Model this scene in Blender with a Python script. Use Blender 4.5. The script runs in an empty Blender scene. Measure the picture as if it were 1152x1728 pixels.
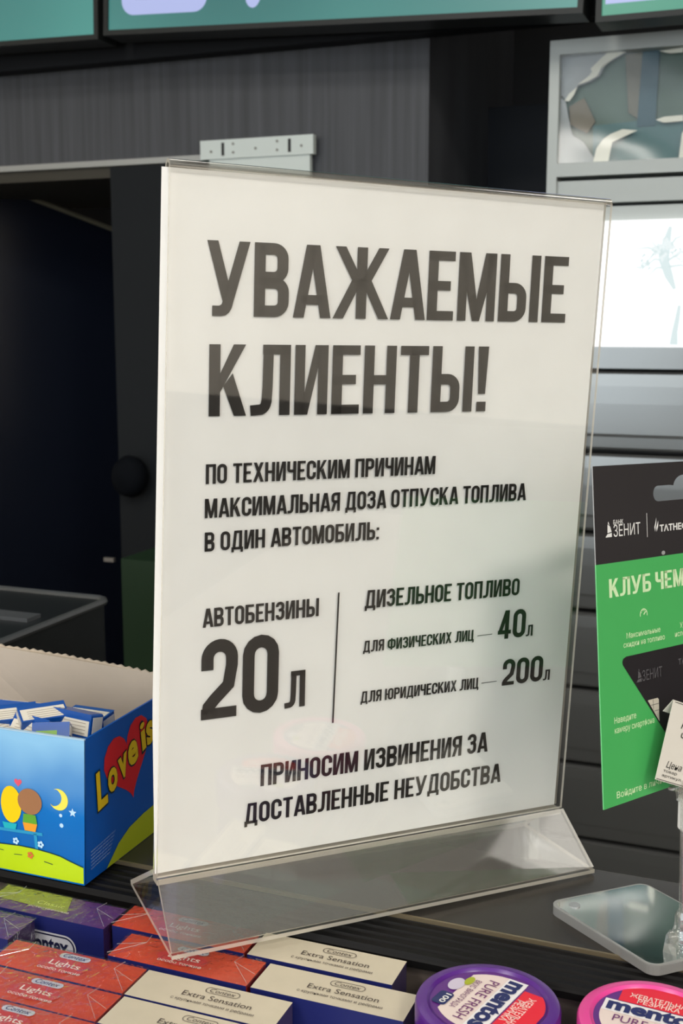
import bpy, math, random
from mathutils import Vector, Matrix
random.seed(7)
S = bpy.context.scene
COL = S.collection
# ------------------------------------------------------------------ camera, world, lamps, exposure
EYE = Vector((0, 0, 1.265))
YAW, PITCH, FPX = math.radians(21.5), math.radians(9.1), 2000.0
RT = Vector((math.cos(YAW), math.sin(YAW), 0))
FWH = Vector((-math.sin(YAW), math.cos(YAW), 0))
FW = FWH * math.cos(PITCH) + Vector((0, 0, -math.sin(PITCH)))
UP = RT.cross(FW)
cam_d = bpy.data.cameras.new('camera')
cam = bpy.data.objects.new('camera', cam_d); COL.objects.link(cam)
cam_d.sensor_fit = 'VERTICAL'; cam_d.sensor_height = 36.0; cam_d.sensor_width = 24.0
cam_d.lens = FPX / 1728 * 36.0
cam_d.clip_start = 0.02
cam_d.dof.use_dof = True; cam_d.dof.focus_distance = 0.54; cam_d.dof.aperture_fstop = 24
cam.matrix_world = Matrix(((RT.x, UP.x, -FW.x, EYE.x), (RT.y, UP.y, -FW.y, EYE.y), (RT.z, UP.z, -FW.z, EYE.z), (0, 0, 0, 1)))
S.camera = cam
W = bpy.data.worlds.new('world'); S.world = W; W.use_nodes = True
W.node_tree.nodes['Background'].inputs[0].default_value = (0.86, 0.93, 1.0, 1)
W.node_tree.nodes['Background'].inputs[1].default_value = 2.6
S.view_settings.view_transform = 'Standard'; S.view_settings.look = 'None'
S.view_settings.exposure = 0.0; S.view_settings.gamma = 1.0
S.view_settings.use_curve_mapping = False
CEIL = 2.9
LAMPS = [(-0.9, -1.1, 20), (1.5, -1.1, 43), (-0.9, -2.2, 24), (0.9, -2.2, 30), (-0.4, 1.15, 3), (1.2, 1.15, 3)]
def area_lamp(x, y, power):
    l = bpy.data.lights.new('ceiling_lamp_light', 'AREA'); l.shape = 'RECTANGLE'; l.size = 0.56; l.size_y = 0.56
    l.energy = power; l.color = (1.0, 0.95, 0.87)
    o = bpy.data.objects.new('ceiling_lamp_light', l); COL.objects.link(o)
    o.location = (x, y, CEIL - 0.045)
    return o

def ray(px, py): return RT * ((px - 576) / FPX) - UP * ((py - 864) / FPX) + FW
def aty(px, py, y):
    r = ray(px, py); return EYE + r * (y / r.y)
def atz(px, py, z):
    r = ray(px, py); return EYE + r * ((z - EYE.z) / r.z)

# ------------------------------------------------------------------ materials
def lin(c): return tuple((v / 12.92 if v <= 0.04045 else ((v + 0.055) / 1.055) ** 2.4) for v in c)
def rgb(r, g, b): return lin((r / 255, g / 255, b / 255)) + (1,)
MATS = {}
def mat(name, col, rough=0.5, metal=0.0, spec=0.5, coat=0.0, noise=None, emit=None):
    if name in MATS: return MATS[name]
    m = bpy.data.materials.new(name); m.use_nodes = True
    nt = m.node_tree; b = nt.nodes['Principled BSDF']
    b.inputs['Base Color'].default_value = col
    b.inputs['Roughness'].default_value = rough; b.inputs['Metallic'].default_value = metal
    b.inputs['Specular IOR Level'].default_value = spec
    b.inputs['Coat Weight'].default_value = coat; b.inputs['Coat Roughness'].default_value = 0.05
    if emit:
        b.inputs['Emission Color'].default_value = emit[0]; b.inputs['Emission Strength'].default_value = emit[1]
    if noise:
        sc, amt, stretch = noise
        tc = nt.nodes.new('ShaderNodeTexCoord'); mp = nt.nodes.new('ShaderNodeMapping'); mp.inputs['Scale'].default_value = stretch
        n = nt.nodes.new('ShaderNodeTexNoise'); n.inputs['Scale'].default_value = sc; n.inputs['Detail'].default_value = 6
        r = nt.nodes.new('ShaderNodeValToRGB')
        c0 = tuple(max(0, v * (1 - amt)) for v in col[:3]) + (1,); c1 = tuple(min(1, v * (1 + amt)) for v in col[:3]) + (1,)
        r.color_ramp.elements[0].position = 0.3; r.color_ramp.elements[1].position = 0.7
        r.color_ramp.elements[0].color = c0; r.color_ramp.elements[1].color = c1
        nt.links.new(tc.outputs['Object'], mp.inputs[0]); nt.links.new(mp.outputs[0], n.inputs['Vector'])
        nt.links.new(n.outputs['Fac'], r.inputs[0]); nt.links.new(r.outputs[0], b.inputs['Base Color'])
    MATS[name] = m; return m
def clear(name, tint=(0.97, 0.97, 0.96), f0=0.04, rough=0.02, bump=None, body=0.0, bodycol=(0.8, 0.76, 0.66, 1)):
    """thin clear plastic: see-through, with a Schlick reflection on top"""
    m = bpy.data.materials.new(name); m.use_nodes = True; nt = m.node_tree; N = nt.nodes; L = nt.links
    N.remove(N['Principled BSDF'])
    out = N['Material Output']
    g = N.new('ShaderNodeNewGeometry')
    dot = N.new('ShaderNodeVectorMath'); dot.operation = 'DOT_PRODUCT'
    ab = N.new('ShaderNodeMath'); ab.operation = 'ABSOLUTE'
    om = N.new('ShaderNodeMath'); om.operation = 'SUBTRACT'; om.inputs[0].default_value = 1
    pw = N.new('ShaderNodeMath'); pw.operation = 'POWER'; pw.inputs[1].default_value = 5
    ml = N.new('ShaderNodeMath'); ml.operation = 'MULTIPLY_ADD'; ml.inputs[1].default_value = 1 - f0; ml.inputs[2].default_value = f0
    t = N.new('ShaderNodeBsdfTransparent'); t.inputs[0].default_value = tint + (1,)
    gl = N.new('ShaderNodeBsdfGlossy'); gl.inputs['Roughness'].default_value = rough; gl.inputs['Color'].default_value = (1, 1, 1, 1)
    mx = N.new('ShaderNodeMixShader')
    nrm = g.outputs['Normal']
    if bump:
        tc = N.new('ShaderNodeTexCoord'); nz = N.new('ShaderNodeTexNoise'); nz.inputs['Scale'].default_value = bump[0]; nz.inputs['Detail'].default_value = 3
        nz.inputs['Distortion'].default_value = 1.2
        bp = N.new('ShaderNodeBump'); bp.inputs['Strength'].default_value = 1.0; bp.inputs['Distance'].default_value = bump[1]
        L.new(tc.outputs['Object'], nz.inputs['Vector']); L.new(nz.outputs['Fac'], bp.inputs['Height'])
        L.new(bp.outputs[0], gl.inputs['Normal']); nrm = bp.outputs[0]
    L.new(nrm, dot.inputs[0]); L.new(g.outputs['Incoming'], dot.inputs[1])
    L.new(dot.outputs['Value'], ab.inputs[0]); L.new(ab.outputs[0], om.inputs[1]); L.new(om.outputs[0], pw.inputs[0]); L.new(pw.outputs[0], ml.inputs[0])
    L.new(ml.outputs[0], mx.inputs[0]); L.new(gl.outputs[0], mx.inputs[2])
    if body > 0:
        d = N.new('ShaderNodeBsdfDiffuse'); d.inputs[0].default_value = bodycol
        tr = N.new('ShaderNodeBsdfTranslucent'); tr.inputs[0].default_value = bodycol
        ad = N.new('ShaderNodeMixShader'); ad.inputs[0].default_value = 0.5; L.new(d.outputs[0], ad.inputs[1]); L.new(tr.outputs[0], ad.inputs[2])
        m2 = N.new('ShaderNodeMixShader'); m2.inputs[0].default_value = body
        L.new(t.outputs[0], m2.inputs[1]); L.new(ad.outputs[0], m2.inputs[2]); L.new(m2.outputs[0], mx.inputs[1])
    else:
        L.new(t.outputs[0], mx.inputs[1])
    L.new(mx.outputs[0], out.inputs['Surface'])
    return m
def glow_mat(name, col, strength, col2=None):
    m = bpy.data.materials.new(name); m.use_nodes = True; nt = m.node_tree; b = nt.nodes['Principled BSDF']
    b.inputs['Base Color'].default_value = (0.01, 0.01, 0.01, 1); b.inputs['Roughness'].default_value = 0.25
    b.inputs['Emission Color'].default_value = col; b.inputs['Emission Strength'].default_value = strength
    if col2:
        tc = nt.nodes.new('ShaderNodeTexCoord'); n = nt.nodes.new('ShaderNodeTexNoise'); n.inputs['Scale'].default_value = 2.2; n.inputs['Detail'].default_value = 1
        r = nt.nodes.new('ShaderNodeValToRGB'); r.color_ramp.elements[0].position = 0.35; r.color_ramp.elements[1].position = 0.65
        r.color_ramp.elements[0].color = col; r.color_ramp.elements[1].color = col2
        nt.links.new(tc.outputs['Object'], n.inputs['Vector']); nt.links.new(n.outputs['Fac'], r.inputs[0]); nt.links.new(r.outputs[0], b.inputs['Emission Color'])
    return m

ACR = clear('clear_acrylic', (0.985, 0.985, 0.98), 0.055, 0.015)
ACRE = clear('acrylic_cut_edge', (0.9, 0.88, 0.82), 0.12, 0.08, body=0.72, bodycol=(0.92, 0.86, 0.74, 1))
ACRF = clear('hazy_clear_acrylic', (0.97, 0.97, 0.96), 0.075, 0.05, body=0.085, bodycol=(0.92, 0.86, 0.76, 1))  # clear acrylic with a pale diffuse body mixed in
FILM = clear('crinkled_cellophane', (0.985, 0.985, 0.985), 0.035, 0.06, bump=(150, 0.0022))
PAPER = mat('notice_paper', (0.87, 0.86, 0.825, 1), 0.7, spec=0.3, noise=(60, 0.015, (1, 1, 1)))
INK = mat('black_ink', (0.017, 0.015, 0.013, 1), 0.45, spec=0.4)
WHITE = mat('white_print', (0.80, 0.79, 0.76, 1), 0.5)
# ------------------------------------------------------------------ mesh helpers
class MB:
    def __init__(s): s.v = []; s.f = []; s.m = []
    def add(s, vs, fs, mi=0):
        o = len(s.v); s.v += [Vector(p) for p in vs]
        for f in fs: s.f.append([i + o for i in f]); s.m.append(mi)
    def box(s, x0, y0, z0, x1, y1, z1, mi=0, mtop=None, mfront=None):
        vs = [(x0, y0, z0), (x1, y0, z0), (x1, y1, z0), (x0, y1, z0), (x0, y0, z1), (x1, y0, z1), (x1, y1, z1), (x0, y1, z1)]
        s.add(vs, [(3, 2, 1, 0), (2, 3, 7, 6), (3, 0, 4, 7), (1, 2, 6, 5)], mi)
        s.add(vs, [(4, 5, 6, 7)], mi if mtop is None else mtop); s.add(vs, [(0, 1, 5, 4)], mi if mfront is None else mfront)
    def prism(s, pts, ext, mi=0, me=None):
        """polygon (3D, planar) extruded by vector ext"""
        n = len(pts); a = [Vector(p) for p in pts]; b = [p + Vector(ext) for p in a]
        s.add(a + b, [tuple(range(n - 1, -1, -1)), tuple(range(n, 2 * n))], mi)
        s.add(a + b, [(i, (i + 1) % n, n + (i + 1) % n, n + i) for i in range(n)], mi if me is None else me)
    def slab(s, a0, a1, b1, b0, th, mi=0, me=1):
        """thin plate a0-a1-b1-b0, thickened by th along its normal; rim gets material me"""
        a0, a1, b1, b0 = map(Vector, (a0, a1, b1, b0))
        n = (a1 - a0).cross(b0 - a0).normalized() * th
        s.prism([a0, a1, b1, b0], n, mi, me)
    def lathe(s, prof, seg=48, mi=0, c=(0, 0, 0), mats=None):
        c = Vector(c); o = len(s.v)
        for (r, z) in prof:
            for k in range(seg):
                a = 2 * math.pi * k / seg; s.v.append(c + Vector((r * math.cos(a), r * math.sin(a), z)))
        for i in range(len(prof) - 1):
            for k in range(seg):
                k2 = (k + 1) % seg
                s.f.append([o + i * seg + k, o + i * seg + k2, o + (i + 1) * seg + k2, o + (i + 1) * seg + k]); s.m.append(mats[i] if mats else mi)
        for i, rev in ((0, True), (len(prof) - 1, False)):
            if prof[i][0] > 1e-6:
                f = [o + i * seg + k for k in range(seg)]; s.f.append(f[::-1] if rev else f); s.m.append(mats[min(i, len(prof) - 2)] if mats else mi)
    def tube(s, pts, r, seg=10, mi=0):
        pts = [Vector(p) for p in pts]; o = len(s.v); n = len(pts)
        for i, p in enumerate(pts):
            d = (pts[min(i + 1, n - 1)] - pts[max(i - 1, 0)]).normalized()
            u = d.cross(Vector((0, 0, 1)))
            if u.length < 1e-3: u = d.cross(Vector((1, 0, 0)))
            u.normalize(); w = d.cross(u)
            rr = r[i] if isinstance(r, (list, tuple)) else r
            for k in range(seg):
                a = 2 * math.pi * k / seg; s.v.append(p + (u * math.cos(a) + w * math.sin(a)) * rr)
        for i in range(n - 1):
            for k in range(seg):
                k2 = (k + 1) % seg
                s.f.append([o + i * seg + k, o + i * seg + k2, o + (i + 1) * seg + k2, o + (i + 1) * seg + k]); s.m.append(mi)
        s.f.append([o + k for k in range(seg)][::-1]); s.m.append(mi); s.f.append([o + (n - 1) * seg + k for k in range(seg)]); s.m.append(mi)
    def flat(s, polys, O, ux, uy, mi=0):
        """2-D faces [(pts, faces)] laid on the plane O + ux*x + uy*y"""
        O, ux, uy = Vector(O), Vector(ux), Vector(uy)
        for pts, fs in polys: s.add([O + ux * p[0] + uy * p[1] for p in pts], fs, mi)
    def build(s, name, mats, parent=None, bevel=0, smooth=False):
        me = bpy.data.meshes.new(name); me.from_pydata(s.v, [], s.f)
        for m in (mats if isinstance(mats, (list, tuple)) else [mats]): me.materials.append(m)
        me.polygons.foreach_set('material_index', s.m)
        if smooth: me.polygons.foreach_set('use_smooth', [True] * len(s.f))
        me.update()
        o = bpy.data.objects.new(name, me); COL.objects.link(o)
        if parent: o.parent = parent
        if bevel:
            b = o.modifiers.new('bevel', 'BEVEL'); b.width = bevel; b.segments = 3; b.limit_method = 'ANGLE'; b.angle_limit = math.radians(40)
        if smooth:
            e = o.modifiers.new('split', 'EDGE_SPLIT'); e.split_angle = math.radians(38)
        return o
def thing(name, label, cat, loc=(0, 0, 0), M=None, group=None):
    o = bpy.data.objects.new(name, None); COL.objects.link(o); o.empty_display_size = 0.02
    if M is not None: o.matrix_world = M
    else: o.location = loc
    o['label'] = label; o['category'] = cat
    if group: o['group'] = group
    return o
def tag(o, label, cat, group=None):
    o['label'] = label; o['category'] = cat
    if group: o['group'] = group
    return o
def struct(o): o['kind'] = 'structure'; return o
def boxo(name, b, m, parent=None, bevel=0):
    mb = MB(); mb.box(*b); return mb.build(name, m, parent, bevel)

# ---- built-in font text as 2-D faces, fitted into a width w and cap height h (lower left of first line at 0,0)
TC = {}
def ftext(body, w=None, h=1.0, bold=0.0, shear=0.0, space=1.0, refh=None):
    k = (body, bold, shear, space)
    if k not in TC:
        c = bpy.data.curves.new('t', 'FONT'); c.body = body; c.offset = bold; c.shear = shear; c.space_character = space; c.resolution_u = 3
        o = bpy.data.objects.new('t', c); COL.objects.link(o)
        me = bpy.data.meshes.new_from_object(o.evaluated_get(bpy.context.evaluated_depsgraph_get()))
        TC[k] = ([(v.co.x, v.co.y) for v in me.vertices], [tuple(p.vertices) for p in me.polygons])
        bpy.data.objects.remove(o); bpy.data.curves.remove(c); bpy.data.meshes.remove(me)
    pts, fs = TC[k]
    x0 = min(p[0] for p in pts); x1 = max(p[0] for p in pts)
    sy = h / (refh or 0.72); sx = (w / (x1 - x0)) if w else sy
    return [([((p[0] - x0) * sx, p[1] * sy) for p in pts], fs)]
# ---- condensed poster capitals (cap height 1) drawn from strokes
ST = 0.158
def q(*p): return (list(p), [tuple(range(len(p)))])
def rc(x0, y0, x1, y1): return q((x0, y0), (x1, y0), (x1, y1), (x0, y1))
def dg(xb, xt, wd, y0=0.0, y1=1.0): return q((xb, y0), (xb + wd, y0), (xt + wd, y1), (xt, y1))
def path(pts, w=ST, closed=False):
    n = len(pts); L = []; R = []
    for i in range(n):
        a = Vector(pts[i - 1] if (i > 0 or closed) else pts[i]); b = Vector(pts[i]); c = Vector(pts[(i + 1) % n] if (i < n - 1 or closed) else pts[i])
        d1 = (b - a).normalized() if (b - a).length > 1e-9 else (c - b).normalized()
        d2 = (c - b).normalized() if (c - b).length > 1e-9 else d1
        t = (d1 + d2).normalized(); nn = Vector((-t.y, t.x)); k = 1 / max(0.5, nn.dot(Vector((-d1.y, d1.x))))
        L.append(b + nn * w / 2 * k); R.append(b - nn * w / 2 * k)
    m = n if closed else n - 1
    return ([tuple(p) for p in L + R], [(i, n + i, n + (i + 1) % n, (i + 1) % n) for i in range(m)])
def arc(cx, cy, r, a0, a1, n=8, ry=None):
    ry = ry or r
    return [(cx + r * math.cos(math.radians(a0 + (a1 - a0) * i / n)), cy + ry * math.sin(math.radians(a0 + (a1 - a0) * i / n))) for i in range(n + 1)]
H = ST / 2
def ring(w, y0=0.0, y1=1.0):
    r = w / 2 - H
    return path(arc(w / 2, y1 - H - r, r, 0, 180) + arc(w / 2, y0 + H + r, r, 180, 360), ST, True)
def bowl(w, y0, y1, r=0.13):
    x = w - H
    return path([(ST * 0.5, y1 - H)] + arc(x - r, y1 - H - r, r, 90, 0, 6) + arc(x - r, y0 + H + r, r, 0, -90, 6) + [(ST * 0.5, y0 + H)])
B2 = ST * 0.86
def glyph(c):
    s = ST
    if c == ' ': return 0.17, []
    if c == 'А': return 0.56, [dg(0, 0.18, s), dg(0.56 - s, 0.20 + 0.02, s), rc(0.12, 0.18, 0.44, 0.18 + B2)]
    if c == 'Б': return 0.49, [rc(0, 0, s, 1), rc(0, 1 - B2, 0.45, 1), bowl(0.49, 0, 0.59)]
    if c == 'В': return 0.50, [rc(0, 0, s, 1), bowl(0.485, 0.455, 1), bowl(0.50, 0, 0.545)]
    if c == 'Д': return 0.60, [rc(0, -0.14, 0.13, 0.03), rc(0.47, -0.14, 0.60, 0.03), rc(0, 0, 0.60, B2), rc(0.55 - s, 0, 0.55, 1), rc(0.14, 1 - B2, 0.55, 1), dg(0.055, 0.14, 0.145)]
    if c == 'Е': return 0.43, [rc(0, 0, s, 1), rc(0, 0, 0.43, B2), rc(0, 1 - B2, 0.43, 1), rc(0, 0.435, 0.37, 0.435 + B2)]
    if c == 'Ж': return 0.86, [rc(0.43 - s / 2, 0, 0.43 + s / 2, 1), dg(0.30, 0.02, s, 0.5, 1), dg(0.0, 0.28, s, 0, 0.54), dg(0.86 - s - 0.30, 0.86 - s - 0.02, s, 0.5, 1), dg(0.86 - s, 0.86 - s - 0.28, s, 0, 0.54), rc(0.36, 0.44, 0.5, 0.56)]
    if c == 'З':
        r = 0.155
        return 0.48, [path(arc(0.235, 0.76, r, 195, 0, 9) + arc(0.235, 0.70, r, 0, -80, 5) + [(0.17, 0.535)]), path([(0.17, 0.525)] + arc(0.245, 0.40, r, 80, 0, 5) + arc(0.24, 0.24, r, 0, -195, 9)),]
    if c == 'И': return 0.50, [rc(0, 0, s * .95, 1), rc(0.50 - s * .95, 0, 0.50, 1), q((0.08, 0), (0.20, 0), (0.42, 1), (0.30, 1))]
    if c == 'К': return 0.53, [rc(0, 0, s, 1), q((0.14, 0.30), (0.14, 0.56), (0.345, 1), (0.52, 1)), q((0.36, 0), (0.535, 0), (0.335, 0.60), (0.20, 0.42))]
    if c == 'Л': return 0.58, [rc(0.58 - s, 0, 0.58, 1), rc(0.17, 1 - B2, 0.58, 1), path([(0.253, 0.95), (0.245, 0.4), (0.235, 0.2)] + arc(0.115, 0.2, 0.115, -5, -70, 5, 0.125) + [(0.0, 0.07)], s * .95)]
    if c == 'М': return 0.63, [rc(0, 0, s * .92, 1), rc(0.63 - s * .92, 0, 0.63, 1), q((0.0, 1), (0.19, 1), (0.375, 0.0), (0.255, 0.0)), q((0.63, 1), (0.44, 1), (0.255, 0.0), (0.375, 0.0))]
    if c == 'Н': return 0.51, [rc(0, 0, s, 1), rc(0.51 - s, 0, 0.51, 1), rc(0.1, 0.43, 0.41, 0.43 + B2)]
    if c in 'О0': return 0.49, [ring(0.49)]
    if c == 'П': return 0.50, [rc(0, 0, s, 1), rc(0.50 - s, 0, 0.50, 1), rc(0, 1 - B2, 0.5, 1)]
    if c == 'Р': return 0.48, [rc(0, 0, s, 1), bowl(0.48, 0.40, 1)]
    if c == 'С':
        r = 0.245 - H
        return 0.48, [path([(0.49 - H, 0.62)] + arc(0.245, 1 - H - r, r, 0, 180) + arc(0.245, H + r, r, 180, 360) + [(0.49 - H, 0.38)])]
    if c == 'Т': return 0.46, [rc(0.23 - s / 2, 0, 0.23 + s / 2, 1), rc(0, 1 - B2, 0.46, 1)]
    if c == 'У': return 0.59, [q((0, 1), (.15, 1), (.314, .4), (.25, .16), (.217, .2)), q((.443, 1), (.595, 1), (.364, .18), (.212, .18)), q((.075, 0), (.20, 0), (.26, .012), (.31, .05), (.345, .11), (.364, .18), (.212, .18), (.20, .155), (.17, .14), (.075, .14))]
    if c == 'Ф': return 0.70, [rc(0.35 - s / 2, 0, 0.35 + s / 2, 1), path([(0.3, 0.82), (0.2, 0.82)] + arc(0.19, 0.65, 0.11, 110, 180, 4, 0.17) + arc(0.19, 0.39, 0.11, 180, 250, 4, 0.17) + [(0.2, 0.2), (0.5, 0.2)] + arc(0.51, 0.39, 0.11, 290, 360, 4, 0.17) + arc(0.51, 0.65, 0.11, 0, 70, 4, 0.17) + [(0.5, 0.82), (0.3, 0.82)])]
    if c == 'Х': return 0.55, [q((0, 0), (s * 1.03, 0), (0.53, 1), (0.53 - s * 1.03, 1)), q((0.55 - s * 1.03, 0), (0.55, 0), (0.02 + s * 1.03, 1), (0.02, 1))]
    if c == 'Ц': return 0.56, [rc(0, 0, s, 1), rc(0.49 - s, 0, 0.49, 1), rc(0, 0, 0.56, B2), rc(0.43, -0.14, 0.56, 0.05)]
    if c == 'Ч': return 0.48, [rc(0.48 - s, 0, 0.48, 1), path([(H, 1.0), (H, 0.62)] + arc(H + 0.11, 0.60, 0.11, 180, 270, 6) + [(0.4, 0.49)])]
    if c == 'Ы': return 0.70, [rc(0, 0, s, 1), bowl(0.475, 0, 0.58), rc(0.70 - s, 0, 0.70, 1)]
    if c == 'Ь': return 0.48, [rc(0, 0, s, 1), bowl(0.48, 0, 0.58)]
    if c == 'Ю': return 0.74, [rc(0, 0, s, 1), rc(0.1, 0.43, 0.36, 0.43 + B2)] + [([(p[0] + 0.26, p[1]) for p in ring(0.48)[0]], ring(0.48)[1])]
    if c == 'Я':
        g = bowl(0.48, 0.42, 1)
        return 0.49, [rc(0.49 - s, 0, 0.49, 1), ([(0.49 - p[0], p[1]) for p in g[0]], [f[::-1] for f in g[1]]), dg(0.0, 0.14, s, 0, 0.5)]
    if c == '!': return 0.19, [q((0.035, 0.27), (0.155, 0.27), (0.185, 1), (0.005, 1)), rc(0.015, 0, 0.175, 0.15)]
    if c == ':': return 0.17, [rc(0, 0, 0.15, 0.15), rc(0, 0.52, 0.15, 0.67)]
    if c == '2':
        r = 0.24 - H
        return 0.48, [path([(H, 0.62), (H, 1 - H - r)] + arc(0.24, 1 - H - r, r, 180, 0, 12) + [(0.48 - H, 0.66)] + [(0.465 - H, 0.58), (0.36, 0.42), (0.17, 0.24), (0.10, 0.16), (0.085, 0.06)]), rc(0.0, 0, 0.47, B2)]
    if c == '4': return 0.50, [rc(0.26, 0, 0.26 + s * .95, 1), rc(0, 0.17, 0.50, 0.17 + B2), q((0, 0.2), (0.165, 0.28), (0.40, 1), (0.245, 1))]
    if c == '—': return 0.9, [rc(0, 0.40, 0.9, 0.46)]
    raise KeyError(c)
GAP = 0.058
def poster(s, w=None, h=1.0):
    """poster capitals fitted to total width w, cap height h"""
    x = 0; out = []
    for c in s:
        gw, sh = glyph(c)
        for pts, fs in sh: out.append(([(p[0] + x, p[1]) for p in pts], fs))
        x += gw + GAP * (0.5 if c in 'АЖ' else 1.15)
    x -= GAP
    sx = (w / x) if w else h
    return [([(p[0] * sx, p[1] * h) for p in pts], fs) for pts, fs in out]

# ================================================================== the room
Rm = dict(x0=-2.6, x1=2.6, y0=-3.2, y1=1.95)
M_WALLDARK = mat('dark_wall_paint', (0.006, 0.007, 0.009, 1), 0.6)
struct(boxo('floor', (Rm['x0'] - .1, Rm['y0'], -0.05, Rm['x1'] + .1, Rm['y1'] + .1, 0), mat('floor_tile', (0.16, 0.15, 0.14, 1), 0.35, noise=(6, 0.15, (1, 1, 1)))))
struct(boxo('ceiling', (Rm['x0'] - .1, Rm['y0'], CEIL, Rm['x1'] + .1, Rm['y1'] + .1, CEIL + 0.05), mat('ceiling_white', (0.78, 0.77, 0.74, 1), 0.8)))
struct(boxo('wall_back', (Rm['x0'] - .1, Rm['y1'], 0, Rm['x1'] + .1, Rm['y1'] + .1, CEIL), M_WALLDARK))
M_WALL = mat('beige_wall', (0.76, 0.69, 0.59, 1), 0.8, noise=(3, 0.06, (1, 1, 1)))
struct(boxo('wall_left', (Rm['x0'] - .1, Rm['y0'], 0, Rm['x0'], Rm['y1'], CEIL), M_WALL))
struct(boxo('wall_right', (Rm['x1'], Rm['y0'], 0, Rm['x1'] + .1, Rm['y1'], CEIL), M_WALL))
struct(boxo('trim_1', (Rm['x1'] - 0.02, Rm['y0'], 0, Rm['x1'], Rm['y1'], 0.80), mat('dark_reflection_band', (0.035, 0.03, 0.027, 1), 0.5)))  # unseen dark band, added for the dark lower reflection in the sign
# shop front behind the viewer: slim mullions, daylight comes in between
mb = MB()
for x in (-2.6, -1.3, 0.0, 1.3, 2.54): mb.box(x, Rm['y0'] - 0.06, 0, x + 0.06, Rm['y0'], CEIL)
mb.box(-2.6, Rm['y0'] - 0.06, 0, 2.6, Rm['y0'], 0.5); mb.box(-2.6, Rm['y0'] - 0.06, 2.5, 2.6, Rm['y0'], CEIL)
struct(mb.build('window_1', mat('mullion_grey', (0.12, 0.12, 0.12, 1), 0.4, 0.3)))
# ceiling lamps
for i, (x, y, p) in enumerate(LAMPS):
    o = boxo('ceiling_light', (x - .3, y - .3, CEIL - .04, x + .3, y + .3, CEIL), mat('lamp_housing', (0.8, 0.8, 0.8, 1), 0.5))
    tag(o, ['square ceiling lamp above the customer side, left of the counter', 'square ceiling lamp above the customer side, right of the counter', 'square ceiling lamp near the shop front, left one', 'square ceiling lamp near the shop front, right one', 'square ceiling lamp above the staff aisle, left one', 'square ceiling lamp above the staff aisle, right one'][i], 'lamp', 'ceiling lamps')
    area_lamp(x, y, p)

YB = 1.5   # face of the fittings on the back wall
# wood-grain panel
WOOD = mat('grey_woodgrain', (0.058, 0.061, 0.068, 1), 0.5, spec=0.35, noise=(14, 0.26, (7, 1, 0.2)))
xp = aty(723, 150, YB).x
struct(boxo('trim_2', (-2.4, YB + .002, 1.4925, xp, Rm['y1'], 2.1), WOOD))
struct(boxo('trim_3', (-0.655, YB + .002, 0.0, xp, Rm['y1'], 1.4925), WOOD))
# dark jamb and dark door leaf in the recess
x0, x1 = aty(806, 240, YB + .3).x, aty(930, 240, YB + .3).x
zt = aty(850, 180, YB + .3).z
struct(boxo('door_1', (x0, YB + .3, 0.0, x1 + .05, Rm['y1'], zt), mat('dark_blue_door', (0.011, 0.014, 0.019, 1), 0.5, spec=0.2)))

# ------------------------------------------------------------------ menu screens
BEZ = mat('screen_bezel', (0.016, 0.018, 0.017, 1), 0.4, spec=0.3)
TEAL = glow_mat('teal_screen', rgb(54, 112, 110), 1.0, rgb(76, 148, 140))
TEAL2 = glow_mat('teal_green_screen', rgb(70, 150, 125), 1.0)
LAV = glow_mat('lavender_screen', rgb(176, 186, 232), 1.0)
def monitor(px0, py0, px1, py1, Y, w, label, extras, teal, side):
    a, b = aty(px0, py0, Y), aty(px1, py1, Y)
    if side == 'r': a = b + (a - b).normalized() * w
    else: b = a + (b - a).normalized() * w
    ux = (b - a).normalized(); uy = Vector((0, 0, 1)); uy = (uy - ux * uy.dot(ux)).normalized(); n = ux.cross(uy)   # n points to viewer
    M = Matrix(((ux.x, uy.x, n.x, a.x), (ux.y, uy.y, n.y, a.y), (ux.z, uy.z, n.z, a.z), (0, 0, 0, 1)))
    t = thing('menu_screen', label, 'screen', M=M, group='menu screens over the counter')
    h = w * 0.6
    mb = MB(); bz = 0.0065
    mb.box(0, 0, -0.045, w, h, -0.004)
    mb.box(0, 0, -0.006, w, bz, 0); mb.box(0, h - bz, -0.006, w, h, 0); mb.box(0, bz, -0.006, bz, h - bz, 0); mb.box(w - bz, bz, -0.006, w, h - bz, 0)
    mb.build('bezel', BEZ, t)
    mb = MB(); mb.box(bz, bz, -0.006, w - bz, h - bz, -0.003); mb.build('display', teal, t)
    for nm, pts, m in extras:
        mb = MB(); mb.flat([(pts, [tuple(range(len(pts)))])], (0, 0, -0.0025), (1, 0, 0), (0, 1, 0)); mb.build(nm, m, t)
    return t
def rrect(x0, y0, x1, y1, r, n=6):
    return arc(x1 - r, y0 + r, r, -90, 0, n) + arc(x1 - r, y1 - r, r, 0, 90, n) + arc(x0 + r, y1 - r, r, 90, 180, n) + arc(x0 + r, y0 + r, r, 180, 270, n)
YM = 1.40
sc = YM / 1.5
monitor(0, 78, 165, 66, YM, 0.66, 'teal menu screen at the far left under the ceiling', [('price_panel', rrect(.15, .09, .40, .30, .02), LAV)], TEAL, 'r')
monitor(174, 60, 979, 22, YM, 0.625, 'wide teal menu screen in the middle with a lavender panel on it', [('price_panel', rrect(.026, .024, .150, .20, .018), LAV), ('round_mark', arc(.214, .042, .011, 0, 360, 20, .017)[:-1], LAV), ('inner_bar', rrect(.045, .042, .10, .09, .004), glow_mat('slate_bar', rgb(110, 118, 160), 1.0))], TEAL, 'l')
monitor(1004, 38, 1152, 25, YM, 0.625, 'right menu screen with a lavender picture above a green band', [('price_panel', [(.010, .019), (.61, .019), (.61, .36), (.010, .36)], LAV)], TEAL2, 'l')

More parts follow.
